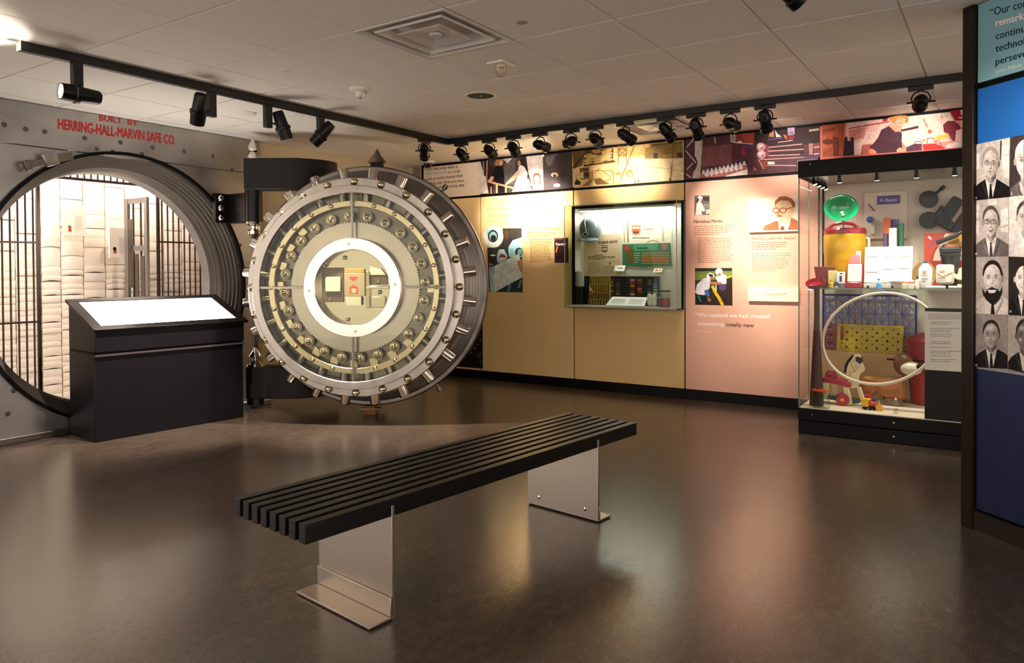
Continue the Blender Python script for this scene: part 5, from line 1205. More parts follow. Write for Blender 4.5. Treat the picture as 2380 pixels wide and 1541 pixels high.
for (y, z) in ((Y1-.1, .15), (-1.0, .15), (-1.0, .05), (-1.42, .1), (-.43, 2.04), (-1.425, 2.03)):
    MB().lathe([(.006,0),(.005,.003),(0,.003)], (X0-.004 if z > .1 and z != 2.03 else X0, y, z), (-1,0,0), 10).build('screw', M_chrome, tc)
def mini(x, y, tx, ty, tz, power):
    base = Vector((x, y, TZ0+.018)); d = (Vector((tx, ty, tz))-base).normalized()
    MB().cyl(base, base-Vector((0,0,.02)), .012, seg=12).build('lamp_mount', M_blackm, tc)
    hd = MB().lathe([(0,-.01),(.012,-.01),(.018,.028),(.016,.03),(0,.026)], base-Vector((0,0,.022)), d, 14).build('mini_lamp', M_blackm, tc)
    MB().lathe([(0,.0305),(.015,.0305),(.015,.0315),(0,.0315)], base-Vector((0,0,.022)), d, 12).build('lamp_lens', mat('mini_lens', 'fff6e6', .3, emit=14), hd)
    if power: spot(base-Vector((0,0,.022))+d*.04, (tx, ty, tz), power, 95, .9, (1,.93,.78), .015)
for i, (y, pw) in enumerate(((-.60,11),(-.86,12),(-1.12,12),(-1.36,12),(-1.7,10))): mini(2.66, y, 3.1, y, .6, pw)
for i, x in enumerate((2.70, 2.86, 3.0, 3.14)): mini(x, Y1-.06, x, Y1-.5, .7, 4 if i % 2 else 0)
C5 = (1850, 340, 4.402); C6 = (1850, 660, 3.854)
def q5(x, y, X): return at(C5[0]+x/C5[2], C5[1]+y/C5[2], 0, X)
def q6(x, y, X): return at(C6[0]+x/C6[2], C6[1]+y/C6[2], 0, X)
def rng(q, x0, y0, x1, y1, X):
    a, b = q(x0, y0, X), q(x1, y1, X); return b.y, a.y, b.z, a.z     # ylo, yhi, zlo, zhi
def one(mb, name, mt, label, cat, bev=.002, **k): return tag(mb.build(name, mt, bev=bev, **k), label, cat)
# --- upper shelf
yl, yh, zl_, zh = rng(q5, 265, 900, 705, 1400, 3.05); yc = (yl+yh)/2; rC = (yh-yl)/2
ck = thing('drinks_cooler', 'big yellow drinks cooler with red lid on the glass shelf', 'cooler', (3.13, yc, SZ))
M_yel = mat('cooler_yellow', 'e0ac08', .32, coat=.2); M_red = mat('cooler_red', 'a82230', .32, coat=.2); hC = zh-SZ
MB().lathe([(0,.0),(rC*.93,0),(rC*.97,.01),(rC*.97,hC*.62),(rC,hC*.66),(rC*1.0,hC*.96),(rC*.96,hC),(0,hC)], (3.13,yc,SZ), (0,0,1), 36).build('body', M_yel, ck)
MB().lathe([(0,hC),(rC*.99,hC),(rC*1.0,hC+.03),(rC*.94,hC+.045),(0,hC+.05)], (3.13,yc,SZ), (0,0,1), 36).build('lid', M_red, ck)
MB().tube([(3.04, yc+rC*.8, SZ+hC+.03), (3.04, yc+rC*.45, SZ+hC+.075), (3.04, yc, SZ+hC+.088), (3.04, yc-rC*.45, SZ+hC+.075), (3.04, yc-rC*.8, SZ+hC+.03)], .014, 10).build('lid_handle', M_red, ck)
MB().tube([(3.13, yc-rC*.95, SZ+hC*.92), (3.13, yc-rC*1.1, SZ+hC*.9), (3.13, yc-rC*1.12, SZ+hC*.72), (3.13, yc-rC*1.02, SZ+hC*.66)], .012, 8).build('carry_handle', M_plastic, ck)
p = Pic(lambda px, py: q5(px, py, 3.13-rC*1.01), NB); p.path('b8501c', 4, (448,1188),(462,1170),(470,1186),(482,1172),(492,1186),(505,1172),(515,1186),(530,1170)); p.line('b8501c', 390, 1158, 545, 1158, 3); p.line('b8501c', 390, 1192, 445, 1192, 3); p.build('logo_print', ck)
gA = q5(460, 632, 2.86); gr_ = abs(q5(285, 632, 2.86).y-gA.y)
gb = thing('green_bowl', 'large glossy green plastic bowl hung open side out on a rod', 'bowl', (2.9, gA.y, gA.z-gr_))
M_grn = mat('plastic_green', '0a7a4c', .12, coat=.6)
ax = Vector((-1, -.25, .12)).normalized()
MB().lathe([(gr_*1.0,.02),(gr_*.99,.024),(gr_*.84,.005),(gr_*.72,-.03),(gr_*.55,-.075),(gr_*.3,-.09),(0,-.092),(0,-.098),(gr_*.32,-.096),(gr_*.6,-.08),(gr_*.76,-.035),(gr_*.9,.0)], gA, ax, 40, loop=False, sy=.84).build('shell', M_grn, gb)
MB().sph(gA-ax*.06+Vector((0,-.02,-.045)), .012, seg=10, rings=6).build('sticker', mat('sticker_pink', 'd9a08c', .5), gb)
MB().cyl((2.97, gA.y, SZ+hC+.048), (2.97, gA.y, gA.z+.05), .006, seg=8).build('rod', M_darks, gb)
# white board with sign and small things
yl, yh, zl_, zh = rng(q5, 700, 478, 1132, 940, 3.30)
one(MB().box(3.30, 3.327, yl, yh, zl_, zh), 'mount_board', mat('mount_board_white', 'e2d8c6', .6), 'pale mounting board with a purple name plate at the back of the shelf', 'board')
yl, yh, zl_, zh = rng(q5, 832, 512, 1066, 586, 3.292)
kp = thing('name_plate', 'purple name plate reading K-Resin on the mounting board', 'sign', (3.295, (yl+yh)/2, zl_)); MB().box(3.292, 3.2998, yl, yh, zl_, zh).build('plate', mat('plate_purple', '3a2a8a', .35), kp, bev=.003)
p = Pic(lambda px, py: q5(px, py, 3.292), NB); p.text('d8cce8', 'K-Resin', 862, 566, 1030, 560, 30, .02); p.build('lettering', kp)
a, b = q5(740, 592, 3.28), q5(803, 662, 3.28); one(MB().tube([a, b], .004, 8), 'pen', M_blackm, 'slim black pen fixed on the mounting board', 'pen', 0)
c = q5(757, 750, 3.27); one(MB().sph(c, .03, .03, .026, 18, 10), 'blue_ball', mat('ball_blue', '1c5ab8', .15, coat=.5), 'small glossy blue ball on the mounting board', 'ball', 0)
yl, yh, zl_, zh = rng(q5, 762, 800, 806, 900, 3.28); one(MB().box(3.28, 3.299, yl, yh, zl_, zh), 'blister_pack', M_plastic, 'small clear white blister pack under the blue ball', 'package')
def tubes(name, x0, y0, x1, X, c, label, zb=SZ, top_=None):
    yl, yh, zl_, zh = rng(q5, x0, y0, x1, y0+10, X); r = (yh-yl)/2; m_ = (yl+yh)/2
    t = thing(name, label, 'tube', (X+r, m_, zb)); h = zh-zb
    MB().lathe([(0,0),(r,0),(r,h-.01),(0,h-.01)], (X+r, m_, zb), (0,0,1), 18).build('tube_wall', mat('tube_'+c, c, .25), t); MB().lathe([(0,h-.01),(r*1.03,h-.01),(r*1.03,h),(0,h)], (X+r, m_, zb), (0,0,1), 18).build('cap', mat('tube_'+c, c, .25), t)
tubes('drinking_tube', 895, 735, 966, 3.18, 'd8663c', 'tall orange plastic tube behind the white tube')
tubes('drinking_tube', 972, 750, 1046, 3.22, '4a4a8a', 'purple plastic tube between the orange and green tubes'); tubes('drinking_tube', 1032, 790, 1102, 3.16, '1f6a4c', 'dark green plastic tube beside the white tube'); tubes('drinking_tube', 945, 836, 1030, 3.08, 'e6ddcc', 'white tube package standing before the coloured tubes'); tubes('drinking_tube', 888, 895, 944, 3.12, '54446a', 'short violet tube next to the cooler')
# pans on the back
M_pan = mat('pan_black', '1f2b2c', .5, var=.2, scale=30)
def pan(px, py, r, hx, hy, X, label):
    c = q5(px, py, X); rr = abs(q5(px+r, py, X).y-c.y); hd = q5(hx, hy, X)
    t = thing('frying_pan', label, 'pan', (X, c.y, c.z-rr), group=None)
    MB().lathe([(0,0),(rr*.95,0),(rr,-.006),(rr,.02),(rr*.96,.02),(rr*.93,.006),(0,.006)], c+Vector((.03,0,0)), (-1,0,0), 32).build('dish', M_pan, t)
    d = (hd-c).normalized(); MB().tube([c+d*rr*.95+Vector((.02,0,0)), c+d*(rr+.04)+Vector((.018,0,0)), hd-d*.03+Vector((.012,0,0)), hd+Vector((.012,0,0))], [.010,.010,.016,.013], 10).build('handle', M_pan, t)
    MB().cyl(c+Vector((.03,0,0)), (X1-.0125, c.y, c.z), .01, seg=8).build('peg', M_darks, t)
pan(1355, 540, 100, 1520, 405, 3.27, 'round black frying pan hung higher on the showcase back'); pan(1355, 756, 100, 1505, 612, 3.27, 'round black frying pan hung lower on the showcase back')
c = q5(1640, 712, 3.27)
gd = thing('griddle_pan', 'square black griddle with a wooden spatula across it', 'pan', (3.27, c.y, c.z-.13)); rot = Euler((rad(33),0,0)).to_matrix()
q = MB(); q.obox(c+Vector((.02,0,0)), (.012,0,0), rot @ Vector((0,.105,0)), rot @ Vector((0,0,.125))); q.build('plate', M_pan, gd, bev=.012)
MB().cyl(c+Vector((.03,0,0)), (X1-.0125, c.y, c.z), .01, seg=8).build('peg', M_darks, gd)
a, b = q5(1605, 770, 3.25), q5(1730, 590, 3.25); dd = (b-a)/2; one(MB().obox((a+b)/2, (.004,0,0), dd, Vector((0,-dd.z,dd.y)).normalized()*.014), 'spatula', mat('spatula_wood', 'b59a88', .6), 'pale wooden spatula laid across the square griddle', 'spatula')
a = q5(1590, 800, 3.26); MB().obox(a, (.01,0,0), rot @ Vector((0,.02,0)), rot @ Vector((0,0,.04))).build('handle', M_pan, gd, bev=.004)
# picture box with sandwich maker print
yl, yh, zl_, zh = rng(q5, 1312, 890, 1900, 1180, 3.2)
pb = thing('picture_box', 'red and yellow cardboard box with a printed diagonal stripe', 'box', (3.25, (yl+yh)/2, zl_)); zl_ = SZ
MB().box(3.20, 3.30, yl, yh, zl_, zh).build('carton', mat('carton_red', 'b8402c', .5), pb, bev=.002)
p = Pic(lambda px, py: q5(px, py, 3.20), NB); p.poly('e9d8c8', (1420,1090),(1530,894),(1560,894),(1560,1170),(1400,1170)); p.poly('d9a84a', (1560,894),(1890,890),(1890,1080),(1560,1080)); p.poly('e9dccb', (1560,1080),(1890,1080),(1890,1170),(1560,1170)); p.poly('d8c8d0', (1345,930),(1360,915),(1395,945),(1380,960)); p.path('6a5a9a', 14, (1370,1030),(1450,945)); p.line('b0603c', 1660, 1035, 1735, 1035, 14); p.build('box_print', pb)
# pot and press
yl, yh, zl_, zh = rng(q5, 1470, 1100, 1690, 1260, 3.08); m_ = (yl+yh)/2; r = (yh-yl)/2; zz = zl_
pt = thing('black_pot', 'black tapered plastic pot standing before the picture box', 'pot', (3.1, m_, SZ))
MB().lathe([(0,0),(r*.66,0),(r*.92,zh-SZ-.02),(r,zh-SZ-.02),(r,zh-SZ),(r*.9,zh-SZ),(r*.6,.01),(0,.01)], (3.1, m_, SZ), (0,0,1), 28).build('vessel', mat('pot_black','17191c',.4), pt)
sm = thing('sandwich_press', 'open black sandwich press resting on the tapered pot', 'press', (3.1, m_, zh))
MB().obox((3.1, m_+.0, zh+.025), (.06,0,0), (0,r*1.0,0), (0,0,.022)).build('lower_plate', mat('press_black','1c1d1f',.45), sm, bev=.01)
MB().lathe([(0,0),(r*.8,0),(r*.7,.025),(0,.03)], (3.1, m_-.0, zh+.047), (0,0,1), 20).build('filling', mat('filling_brown','7a4a34',.7,var=.3,scale=30), sm)
rt_ = Euler((rad(-24),0,0)).to_matrix(); MB().obox((3.1, m_+.02, zh+.115), (.06,0,0), rt_ @ Vector((0,r*1.1,0)), rt_ @ Vector((0,0,.016))).build('upper_plate', mat('press_black','1c1d1f',.45), sm, bev=.008)
MB().tube([(3.1, m_-r*.7, zh+.15), (3.1, m_-r*1.9, zh+.205)], [.014,.009], 10).build('handle', mat('press_black','1c1d1f',.45), sm)
# brown disc, jug, carton, bowl
yl, yh, zl_, zh = rng(q5, 1182, 1090, 1436, 1440, 3.02); m_ = (yl+yh)/2; r = (yh-yl)/2
dk = thing('brown_plate', 'large round tan plate standing on edge behind the white jug', 'plate', (3.05, m_, SZ))
MB().lathe([(0,0),(r*.97,0),(r,.006),(r*.97,.012),(r*.8,.008),(0,.008)], (3.05, m_, SZ+r*1.2), (-1,0,.12), 40, sx=1, sy=1.2).build('disc', mat('plate_tan', '9b7c48', .45), dk)
MB().box(3.04, 3.09, m_-.05, m_+.05, SZ, SZ+.03).build('easel', M_acry, dk)
yl, yh, zl_, zh = rng(q5, 1250, 1175, 1392, 1470, 2.86); m_ = (yl+yh)/2; r = (yh-yl)/2; h = zh-SZ
jg = thing('white_jug', 'white plastic milk jug with blue cap and faint red badge', 'bottle', (2.9, m_, SZ))
MB().lathe([(0,0),(r*.95,0),(r,.01),(r,h*.68),(r*.9,h*.76),(r*.4,h*.9),(r*.32,h*.93),(0,h*.93)], (2.9, m_, SZ), (0,0,1), 28).build('body', mat('jug_white','eae8e0',.35), jg); MB().lathe([(0,h*.91),(r*.36,h*.91),(r*.36,h),(0,h)], (2.9, m_, SZ), (0,0,1), 18).build('cap', mat('cap_teal','1f6a8c',.35), jg)
p = Pic(lambda px, py: q5(px, py, 2.9-r*1.01), NB); SH(p, 'dba29a', 1290, 1270, 1335, 1315); p.path('5aa0c8', 5, (1268,1318),(1312,1334),(1352,1316)); p.words('5a5f66', 1282, 1362, 1350, 24, 2, 9, 0, 3, 1); p.build('label_print', jg)
yl, yh, zl_, zh = rng(q5, 1432, 1210, 1614, 1412, 2.88)
mk = thing('white_pouch', 'white pouch with orange chevron stripe on a clear stand', 'pouch', (2.93, (yl+yh)/2, SZ)); MB().box(2.88, 2.98, yl, yh, zl_, zh).build('pouch', mat('pouch_white','e6e4d4',.45), mk, bev=.018, seg=4); MB().box(2.89, 2.97, yl+.01, yh-.01, SZ, zl_).build('clear_stand', M_acry, mk)
p = Pic(lambda px, py: q5(px, py, 2.88), NB, step=.0005); p.path('d0643c', 7, (1440,1300),(1500,1335),(1606,1290)); p.text('e0a890', '66', 1465, 1285, 1520, 1283, 24, .02); p.words('8a8a6a', 1450, 1356, 1580, 14, 1, 12, 0, 5, 1); p.build('label_print', mk)
c = q5(1735, 1330, 2.95); bw = thing('cream_bowl', 'cream bowl tipped toward the glass at the end of the shelf', 'bowl', (3.05, c.y-.02, SZ)); MB().lathe([(.095,.045),(.09,.05),(.07,-.018),(.035,-.05),(0,-.055),(0,-.065),(.045,-.06),(.078,-.018)], (3.04, c.y-.02, SZ+.085), (-.5,.3,.8), 30).build('shell', mat('bowl_cream','dcd6b8',.4), bw); MB().lathe([(0,0),(.04,0),(.03,.03),(0,.03)], (3.05, c.y-.02, SZ), (0,0,1), 18).build('foot', mat('bowl_cream','dcd6b8',.4), bw)
# translucent tray box
yl, yh, zl_, zh = rng(q5, 700, 1030, 1192, 1395, 2.95)
tb = thing('clear_tray_case', 'open translucent white tray case with moulded compartments', 'case', (2.95, (yl+yh)/2, SZ)); M_tr = mat('tray_white', 'e3ddd0', .3)
MB().prism([(2.90, yl, SZ+.04), (2.90, yh, SZ+.04), (2.98, yh, zh), (2.98, yl, zh)], (.015,0,.0)).build('lid', M_tr, tb, bev=.006)
for (u0, u1, v0, v1) in ((.05,.28,.72,.95),(.4,.62,.7,.92),(.72,.94,.72,.92),(.05,.3,.3,.5),(.4,.64,.38,.55),(.72,.94,.4,.62),(.4,.62,.08,.3),(.72,.94,.08,.3)):
    zA, zB = SZ+.04+(zh-SZ-.04)*v0, SZ+.04+(zh-SZ-.04)*v1; xA, xB = 2.90+.08*v0, 2.90+.08*v1
    MB().prism([(xA-.004, yl+(yh-yl)*(1-u1), zA), (xA-.004, yl+(yh-yl)*(1-u0), zA), (xB-.004, yl+(yh-yl)*(1-u0), zB), (xB-.004, yl+(yh-yl)*(1-u1), zB)], (.0035,0,0)).build('compartment', mat('tray_pocket','d3cdc0',.35), tb)
yl, yh, zl_, zh = rng(q5, 690, 1385, 1212, 1470, 2.84); MB().box(2.84, 2.985, yl, yh, SZ, SZ+.035).build('tray', M_tr, tb, bev=.004)
for x in (735, 985): 
    c = q5(x, 1438, 2.839); MB().lathe([(0,0),(.009,0),(.009,.002),(0,.002)], c, (-1,0,0), 10).build('tray_hole', M_black, tb)
# pink presentation box
yl, yh, zl_, zh = rng(q5, 516, 1195, 676, 1400, 2.86)
jb = thing('presentation_box', 'open red presentation box with pale lid and white oval', 'box', (2.86, (yl+yh)/2, SZ)); M_jr = mat('box_crimson','b02038',.4)
MB().prism([(2.87, yl, SZ+.045), (2.87, yh, SZ+.045), (2.90, yh, zh), (2.90, yl, zh)], (.01,0,0)).build('lid', M_jr, jb, bev=.002); MB().prism([(2.868, yl+.006, SZ+.05), (2.868, yh-.006, SZ+.05), (2.897, yh-.006, zh-.006), (2.897, yl+.006, zh-.006)], (.002,0,0)).build('lid_lining', mat('lining_pale','d9cdd0',.6), jb); MB().box(2.80, 2.88, yl, yh, SZ, SZ+.042).build('base', M_jr, jb, bev=.003); MB().lathe([(0,0),(.034,0),(.032,.003),(0,.003)], (2.84, (yl+yh)/2, SZ+.042), (0,0,1), 20).build('medallion', M_plastic, jb)
yl, yh, zl_, zh = rng(q5, 552, 1110, 652, 1192, 2.90); one(MB().box(2.885, 2.889, yl, yh, SZ+.19, zh+.005) if False else MB().box(2.915, 2.925, yl, yh, SZ, zh), 'pink_card', mat('card_pink','d88a94',.5), 'pink card standing behind the presentation box', 'card')
yl, yh, zl_, zh = rng(q5, 615, 1072, 662, 1190, 2.93); one(MB().box(2.93, 2.94, yl, yh, SZ, zh), 'white_card', M_white, 'narrow white card standing behind the pink card', 'card')
# small goods at the left
yl, yh, zl_, zh = rng(q5, 182, 1232, 386, 1330, 2.92); one(MB().prism([(2.92, yl+.03, SZ), (2.92, yh-.03, SZ), (2.92, yh, zh), (2.92, yl, zh)], (.05,0,0)), 'maroon_tray', mat('tray_maroon','7a241c',.4), 'maroon flared tray at the left end of the shelf beside the cooler'.replace('at the left end of the shelf ', ''), 'tray', .004)
yl, yh, zl_, zh = rng(q5, 322, 1272, 414, 1390, 2.88); one(MB().box(2.90, 2.94, yl, yh, SZ, zh), 'yellow_carton', mat('carton_paleyellow','e6d88a',.5), 'pale yellow carton before the cooler', 'carton', .004)
yl, yh, zl_, zh = rng(q5, 416, 1285, 500, 1392, 2.88); wt = thing('white_carton', 'white carton with dark blue print beside the pale yellow carton', 'carton', (2.9, (yl+yh)/2, SZ)); MB().box(2.88, 2.92, yl, yh, SZ, zh).build('carton', M_white, wt, bev=.003); p = Pic(lambda px, py: q5(px, py, 2.88), NB); p.rect('2a2a34', 448, 1298, 478, 1308); p.rect('34508a', 445, 1325, 470, 1385); p.build('carton_print', wt)
def small(px, w_, y0, X, prof, c, label, name='small_bottle', cap=None, capc=None):
    a = q5(px, y0, X); r = abs(q5(px+w_/2, y0, X).y-a.y); h = a.z-SZ
    return bottle(name, label, 'bottle', X, a.y, SZ, [(u*r, v*h) for u, v in prof], mat('sb_'+c, c, .3), [(u*r, v*h) for u, v in cap] if cap else None, mat('sbc_'+capc, capc, .35) if capc else None)
BT = [(0,0),(1,0),(1,.62),(.4,.74),(0,.74)]; CP = [(0,.74),(.42,.74),(.42,1),(0,1)]
small(360, 60, 1370, 2.84, BT, 'e0b810', 'small yellow bottle before the pale yellow carton', cap=CP, capc='d8a808'); small(413, 42, 1385, 2.84, BT, 'e8e8e6', 'small white bottle with blue cap before the white carton', cap=[(0,.3),(1.02,.3),(1.02,.95),(0,.95)], capc='2a5aa0'); small(466, 70, 1402, 2.84, [(0,0),(.8,0),(1,1),(.9,1),(.7,.1),(0,.1)], 'b8b4b0', 'small grey cup next to the presentation box', 'small_cup')
small(848, 66, 1355, 2.80, [(0,0),(1,0),(.7,.5),(.3,.6),(0,.6)], '4a9ad8', 'small light blue bell shaped bottle before the tray case', cap=[(0,.6),(.12,.6),(.12,.85),(.35,.88),(.35,1),(0,1)], capc='3a88c8')
small(1110, 60, 1385, 2.82, BT, 'e8dcb8', 'small cream bottle with yellow cap beside the orange capped bottle', cap=CP, capc='e0b040'); small(1172, 66, 1375, 2.83, BT, 'eeeae2', 'small white bottle with orange cap before the tray case', cap=[(0,.3),(.9,.34),(.9,.8),(0,.8)], capc='d8582c'); small(1242, 44, 1328, 2.86, BT, 'f0ece4', 'slim white bottle with black cap beside the white jug', cap=CP, capc='24262a')
for k, (x0, x1, y, r, c, lab) in enumerate(((1330,1530,1452,.012,'eee8dc','white tube lying on the shelf before the jug'), (1560,1700,1448,.012,'d8d8c8','white tube with blue dots lying beside the cream bowl'), (1650,1900,1450,.018,'e0d478','yellow tube lying at the shelf end'))):
    a, b = q5(x0, y, 2.80), q5(x1, y, 2.80); one(MB().tube([(2.80+.02*k, a.y, SZ+r), (2.80+.02*k, b.y, SZ+r)], r, 10), 'lying_tube', mat('lt_'+c, c, .4), lab, 'tube', 0)
yl, yh, zl_, zh = rng(q5, 900, 1340, 1200, 1400, 2.87); one(MB().lathe([(0,0),(.09,0),(.11,.02),(.09,.026),(0,.03)], (2.93, (yl+yh)/2, SZ+.036), (0,0,1), 26), 'white_dish', mat('dish_white','efe9e0',.3), 'shallow white dish lying in the tray of the tray case', 'dish', 0)
# --- tall textured stand with red bowl
c0, c1 = q6(190, 930, 2.62), q6(190, 35, 2.62); m_ = c0.y
pf = []
n = 46; hz = c1.z-DZ
for i in range(n+1):
    f_ = i/n; r = .052-.034*min(1, f_/.75)**1.0 if f_ < .75 else .018
    pf.append((r+(.0018 if i % 2 else 0), f_*hz))
vs_ = MB().lathe([(0,0)]+pf+[(0,hz)], (2.60, m_, DZ), (0,0,1), 22); one(vs_, 'tapered_stand', mat('stand_brown','3f2618',.55,bump=.4,bscale=90), 'tall tapered brown ribbed stand rising past the glass shelf', 'stand', 0)
rb_ = thing('red_bowl', 'shallow red bowl resting on the tall ribbed stand', 'bowl', (2.60, m_, DZ+hz)); MB().lathe([(0,0),(.02,0),(.06,.02),(.075,.05),(.073,.053),(.055,.026),(0,.012)], (2.60, m_, DZ+hz), (-.42,.1,.9), 30, sx=1, sy=1).build('shell', mat('bowl_red','b01420',.12,coat=.5), rb_)
MB().lathe([(.0615,.0205),(.0755,.0495)], (2.60, m_, DZ+hz-.0006), (-.42,.1,.9), 30).build('underside', mat('bowl_grey','5a5258',.3), rb_)
# --- lower deck
# tan riser with crates
yl, yh, zl_, zh = rng(q6, 222, 592, 950, 900, 3.07); zR = zh
one(MB().box(3.07, 3.31, yl, yh, DZ, zR), 'tan_riser', mat('riser_tan','c9a874',.6), 'tan display riser under the plastic crates', 'riser', .003)
yl, yh, zl_, zh = rng(q6, 246, 96, 1076, 470, 3.29); wB, hB = yh-yl, zh-zR
bc_ = thing('blue_crate_panel', 'blue plastic lattice crate side standing on the tan riser', 'crate', (3.29, (yl+yh)/2, zR)); M_bl = mat('crate_blue','3a46a8',.35); q = MB()
def bar2(u0, v0, u1, v1, w_=.006):
    a = Vector((3.29, yh-wB*u0, zR+hB*v0)); b = Vector((3.29, yh-wB*u1, zR+hB*v1)); d = b-a; n_ = Vector((0,-d.z,d.y)).normalized()
    q.obox((a+b)/2, (.008,0,0), d/2, n_*w_/2)
nc, nr = 7, 3
for i in range(nc+1): bar2(i/nc, 0, i/nc, 1, .008)
for j in range(nr+1): bar2(0, j/nr, 1, j/nr, .008)
for i in range(nc):
    for j in range(nr): bar2(i/nc, j/nr, (i+1)/nc, (j+1)/nr, .005); bar2((i+1)/nc, j/nr, i/nc, (j+1)/nr, .005); bar2((i+.5)/nc, j/nr, (i+.5)/nc, (j+1)/nr, .004)
q.build('lattice', M_bl, bc_, smooth=0)
q = MB(); 
for a in ((0,0,1,0),(0,1,1,1),(0,0,0,1),(1,0,1,1)): bar2(*a, .018)
q.build('rim', M_bl, bc_, bev=.004)
yl, yh, zl_, zh = rng(q6, 362, 362, 956, 635, 3.10); wY, hY = yh-yl, zh-zR
yt = thing('yellow_tray', 'yellow plastic tray with rows of round holes leaning on the riser', 'tray', (3.12, (yl+yh)/2, zR)); M_yt = mat('tray_yellow','c8b010',.4)
def yt_p(u, v, d=0): return Vector((3.10+.05*v+d, yh-wY*u, zR+hY*v))
q = MB(); q.prism([yt_p(0,0,.03), yt_p(1,0,.03), yt_p(1,1,.03), yt_p(0,1,.03)], (.006,0,0)); q.build('base', M_yt, yt)
q = MB()
for a, b, c_, d_ in ((0,0,1,.07),(0,.93,1,1),(0,.07,.05,.93),(.95,.07,1,.93)): q.prism([yt_p(a,b,.0), yt_p(c_,b,.0), yt_p(c_,d_,.0), yt_p(a,d_,.0)], (.032,0,0))
q.build('rim', M_yt, yt, bev=.003)
hl = None
for j in range(6):
    for i in range(6):
        u = .115+.155*i-(.07 if j % 2 else 0)+.03; v = .14+.14*j
        if u > .93: continue
        c = yt_p(u, v, .0285); r = .0085 if j % 2 == 0 else .0055
        MB().lathe([(0,0),(r,0),(r,.001),(0,.001)], c, (-1,0,0), 12).build('hole', M_black, yt)
yl, yh, zl_, zh = rng(q6, 246, 362, 365, 600, 3.14)
et = thing('red_egg_tray', 'dark red plastic tray with round cups beside the yellow tray', 'tray', (3.15, (yl+yh)/2, zR)); MB().box(3.15, 3.16, yl-.05, yh, zR, zh).build('sheet', mat('tray_red','8a1416',.3), et, bev=.003)
for k in range(3):
    for yy in (yl+(yh-yl)*.52, ):
        zz = zR+(zh-zR)*(.2+.31*k); MB().lathe([(.026,-.0),(.024,.004),(.02,.004),(.0,-.008)], (3.15, yy, zz), (-1,0,0), 18).build('cup', mat('cup_darkred','4a0c14',.15,coat=.5), et)
# red bin
yl, yh, zl_, zh = rng(q6, 962, 470, 1300, 1110, 2.98); m_ = yh-.155; 
bn_ = thing('red_bin', 'red plastic dustbin with lid beside the notice board', 'bin', (3.1, m_, DZ)); M_rb = mat('bin_red','9a2422',.4); hb_ = q6(1000, 530, 2.98).z-DZ
MB().lathe([(0,0),(.115,0),(.15,hb_),(.14,hb_),(.108,.01),(0,.01)], (3.10, m_, DZ), (0,0,1), 32).build('vessel', M_rb, bn_)
MB().lathe([(.162,hb_),(.165,hb_+.02),(.15,hb_+.035),(.1,hb_+.05),(.06,hb_+.075),(0,hb_+.08),(0,hb_)], (3.10, m_, DZ), (0,0,1), 32).build('lid', M_rb, bn_)
# notice on the front glass
yl, yh, zl_, zh = rng(q6, 1155, 245, 1515, 790, X0+.008)
nb = thing('notice_board', 'black notice board with a printed white list behind the showcase glass', 'notice', (X0+.02, (yl+yh)/2-.1, DZ))
za = q6(1160, 215, X0+.01).z
MB().box(X0+.012, X0+.026, yl-.25, yh, DZ, za).build('board', M_black, nb); MB().box(X0+.0085, X0+.0115, yl-.02, yh, zl_, zh).build('sheet', mat('notice_paper','e6e2d4',.6), nb)
p = Pic(lambda px, py: q6(px, py, X0+.0085), NB)
p.rect('cfcabc', 1185, 265, 1500, 320)
for (y, n_) in ((345,2),(400,3),(455,2),(520,2),(570,1),(605,2),(645,1),(680,2)): p.words('8f8f84', 1205, y, 1505, 16, n_, 6, .01, y, .8)
p.build('notice_print', nb)
# hoop
hcx = q6(735, 492, 2.67); hoop = []
ea, eb = q6(235, 520, 2.67)-hcx, q6(735, 85, 2.67)-hcx
for i in range(64):
    a = 2*math.pi*i/64; v = hcx+ea*math.cos(a)+eb*math.sin(a); v.x = 2.665+.04*(v.z-DZ)/.9
    hoop.append(v)
zmin = min(v.z for v in hoop)
one(MB().tube(hoop, .0115, 10, closed=True), 'plastic_hoop', mat('hoop_ivory','dfd2bc',.35), 'large ivory plastic hoop standing upright across the toys', 'hoop', 0)
# toy horse on wheels
C7 = (1900, 820, 9.154)
def q7(x, y, X): return at(C7[0]+x/C7[2], C7[1]+y/C7[2], 0, X)
XHs = 2.70
hs = thing('toy_horse', 'cream wheeled toy horse with black mane, red saddle and yellow bridle', 'toy', (XHs, q7(450, 1190, XHs).y, DZ)); M_hc = mat('horse_cream','e3d6a8',.45); M_hr = mat('toy_crimson','a81c34',.35); M_tl = mat('toy_teal','0f4a44',.35); M_ty = mat('toy_yellow','dca80c',.4)
zoff = DZ-q7(530, 1205, XHs).z
def h7(x, y, X=XHs): v = q7(x, y, X); v.z += zoff*0; return v
def plate(mb, pts, X, th): mb.prism([h7(x, y, X) for x, y in pts], (th,0,0)); return mb
plate(MB(), [(640,590),(600,420),(640,260),(700,130),(760,50),(890,40),(920,110),(950,240),(1000,350),(985,400),(920,430),(880,500),(860,740),(720,760)], XHs+.03, .035).build('head', M_hc, hs, bev=.004)
plate(MB(), [(560,420),(580,260),(640,150),(730,50),(775,45),(720,150),(660,220),(630,300),(610,425)], XHs+.026, .043).build('mane', M_black, hs, bev=.003)
plate(MB(), [(805,100),(850,85),(945,110),(950,200),(900,240),(820,180)], XHs+.024, .047).build('forelock', mat('mane_black','1a1818',.6), hs, bev=.003)
plate(MB(), [(90,540),(130,520),(440,560),(710,650),(700,735),(560,710),(95,610)], XHs, .10).build('saddle', M_hr, hs, bev=.006)
plate(MB(), [(150,520),(170,420),(215,370),(330,375),(390,420),(425,550)], XHs+.035, .03).build('seat_back', M_hr, hs, bev=.006)
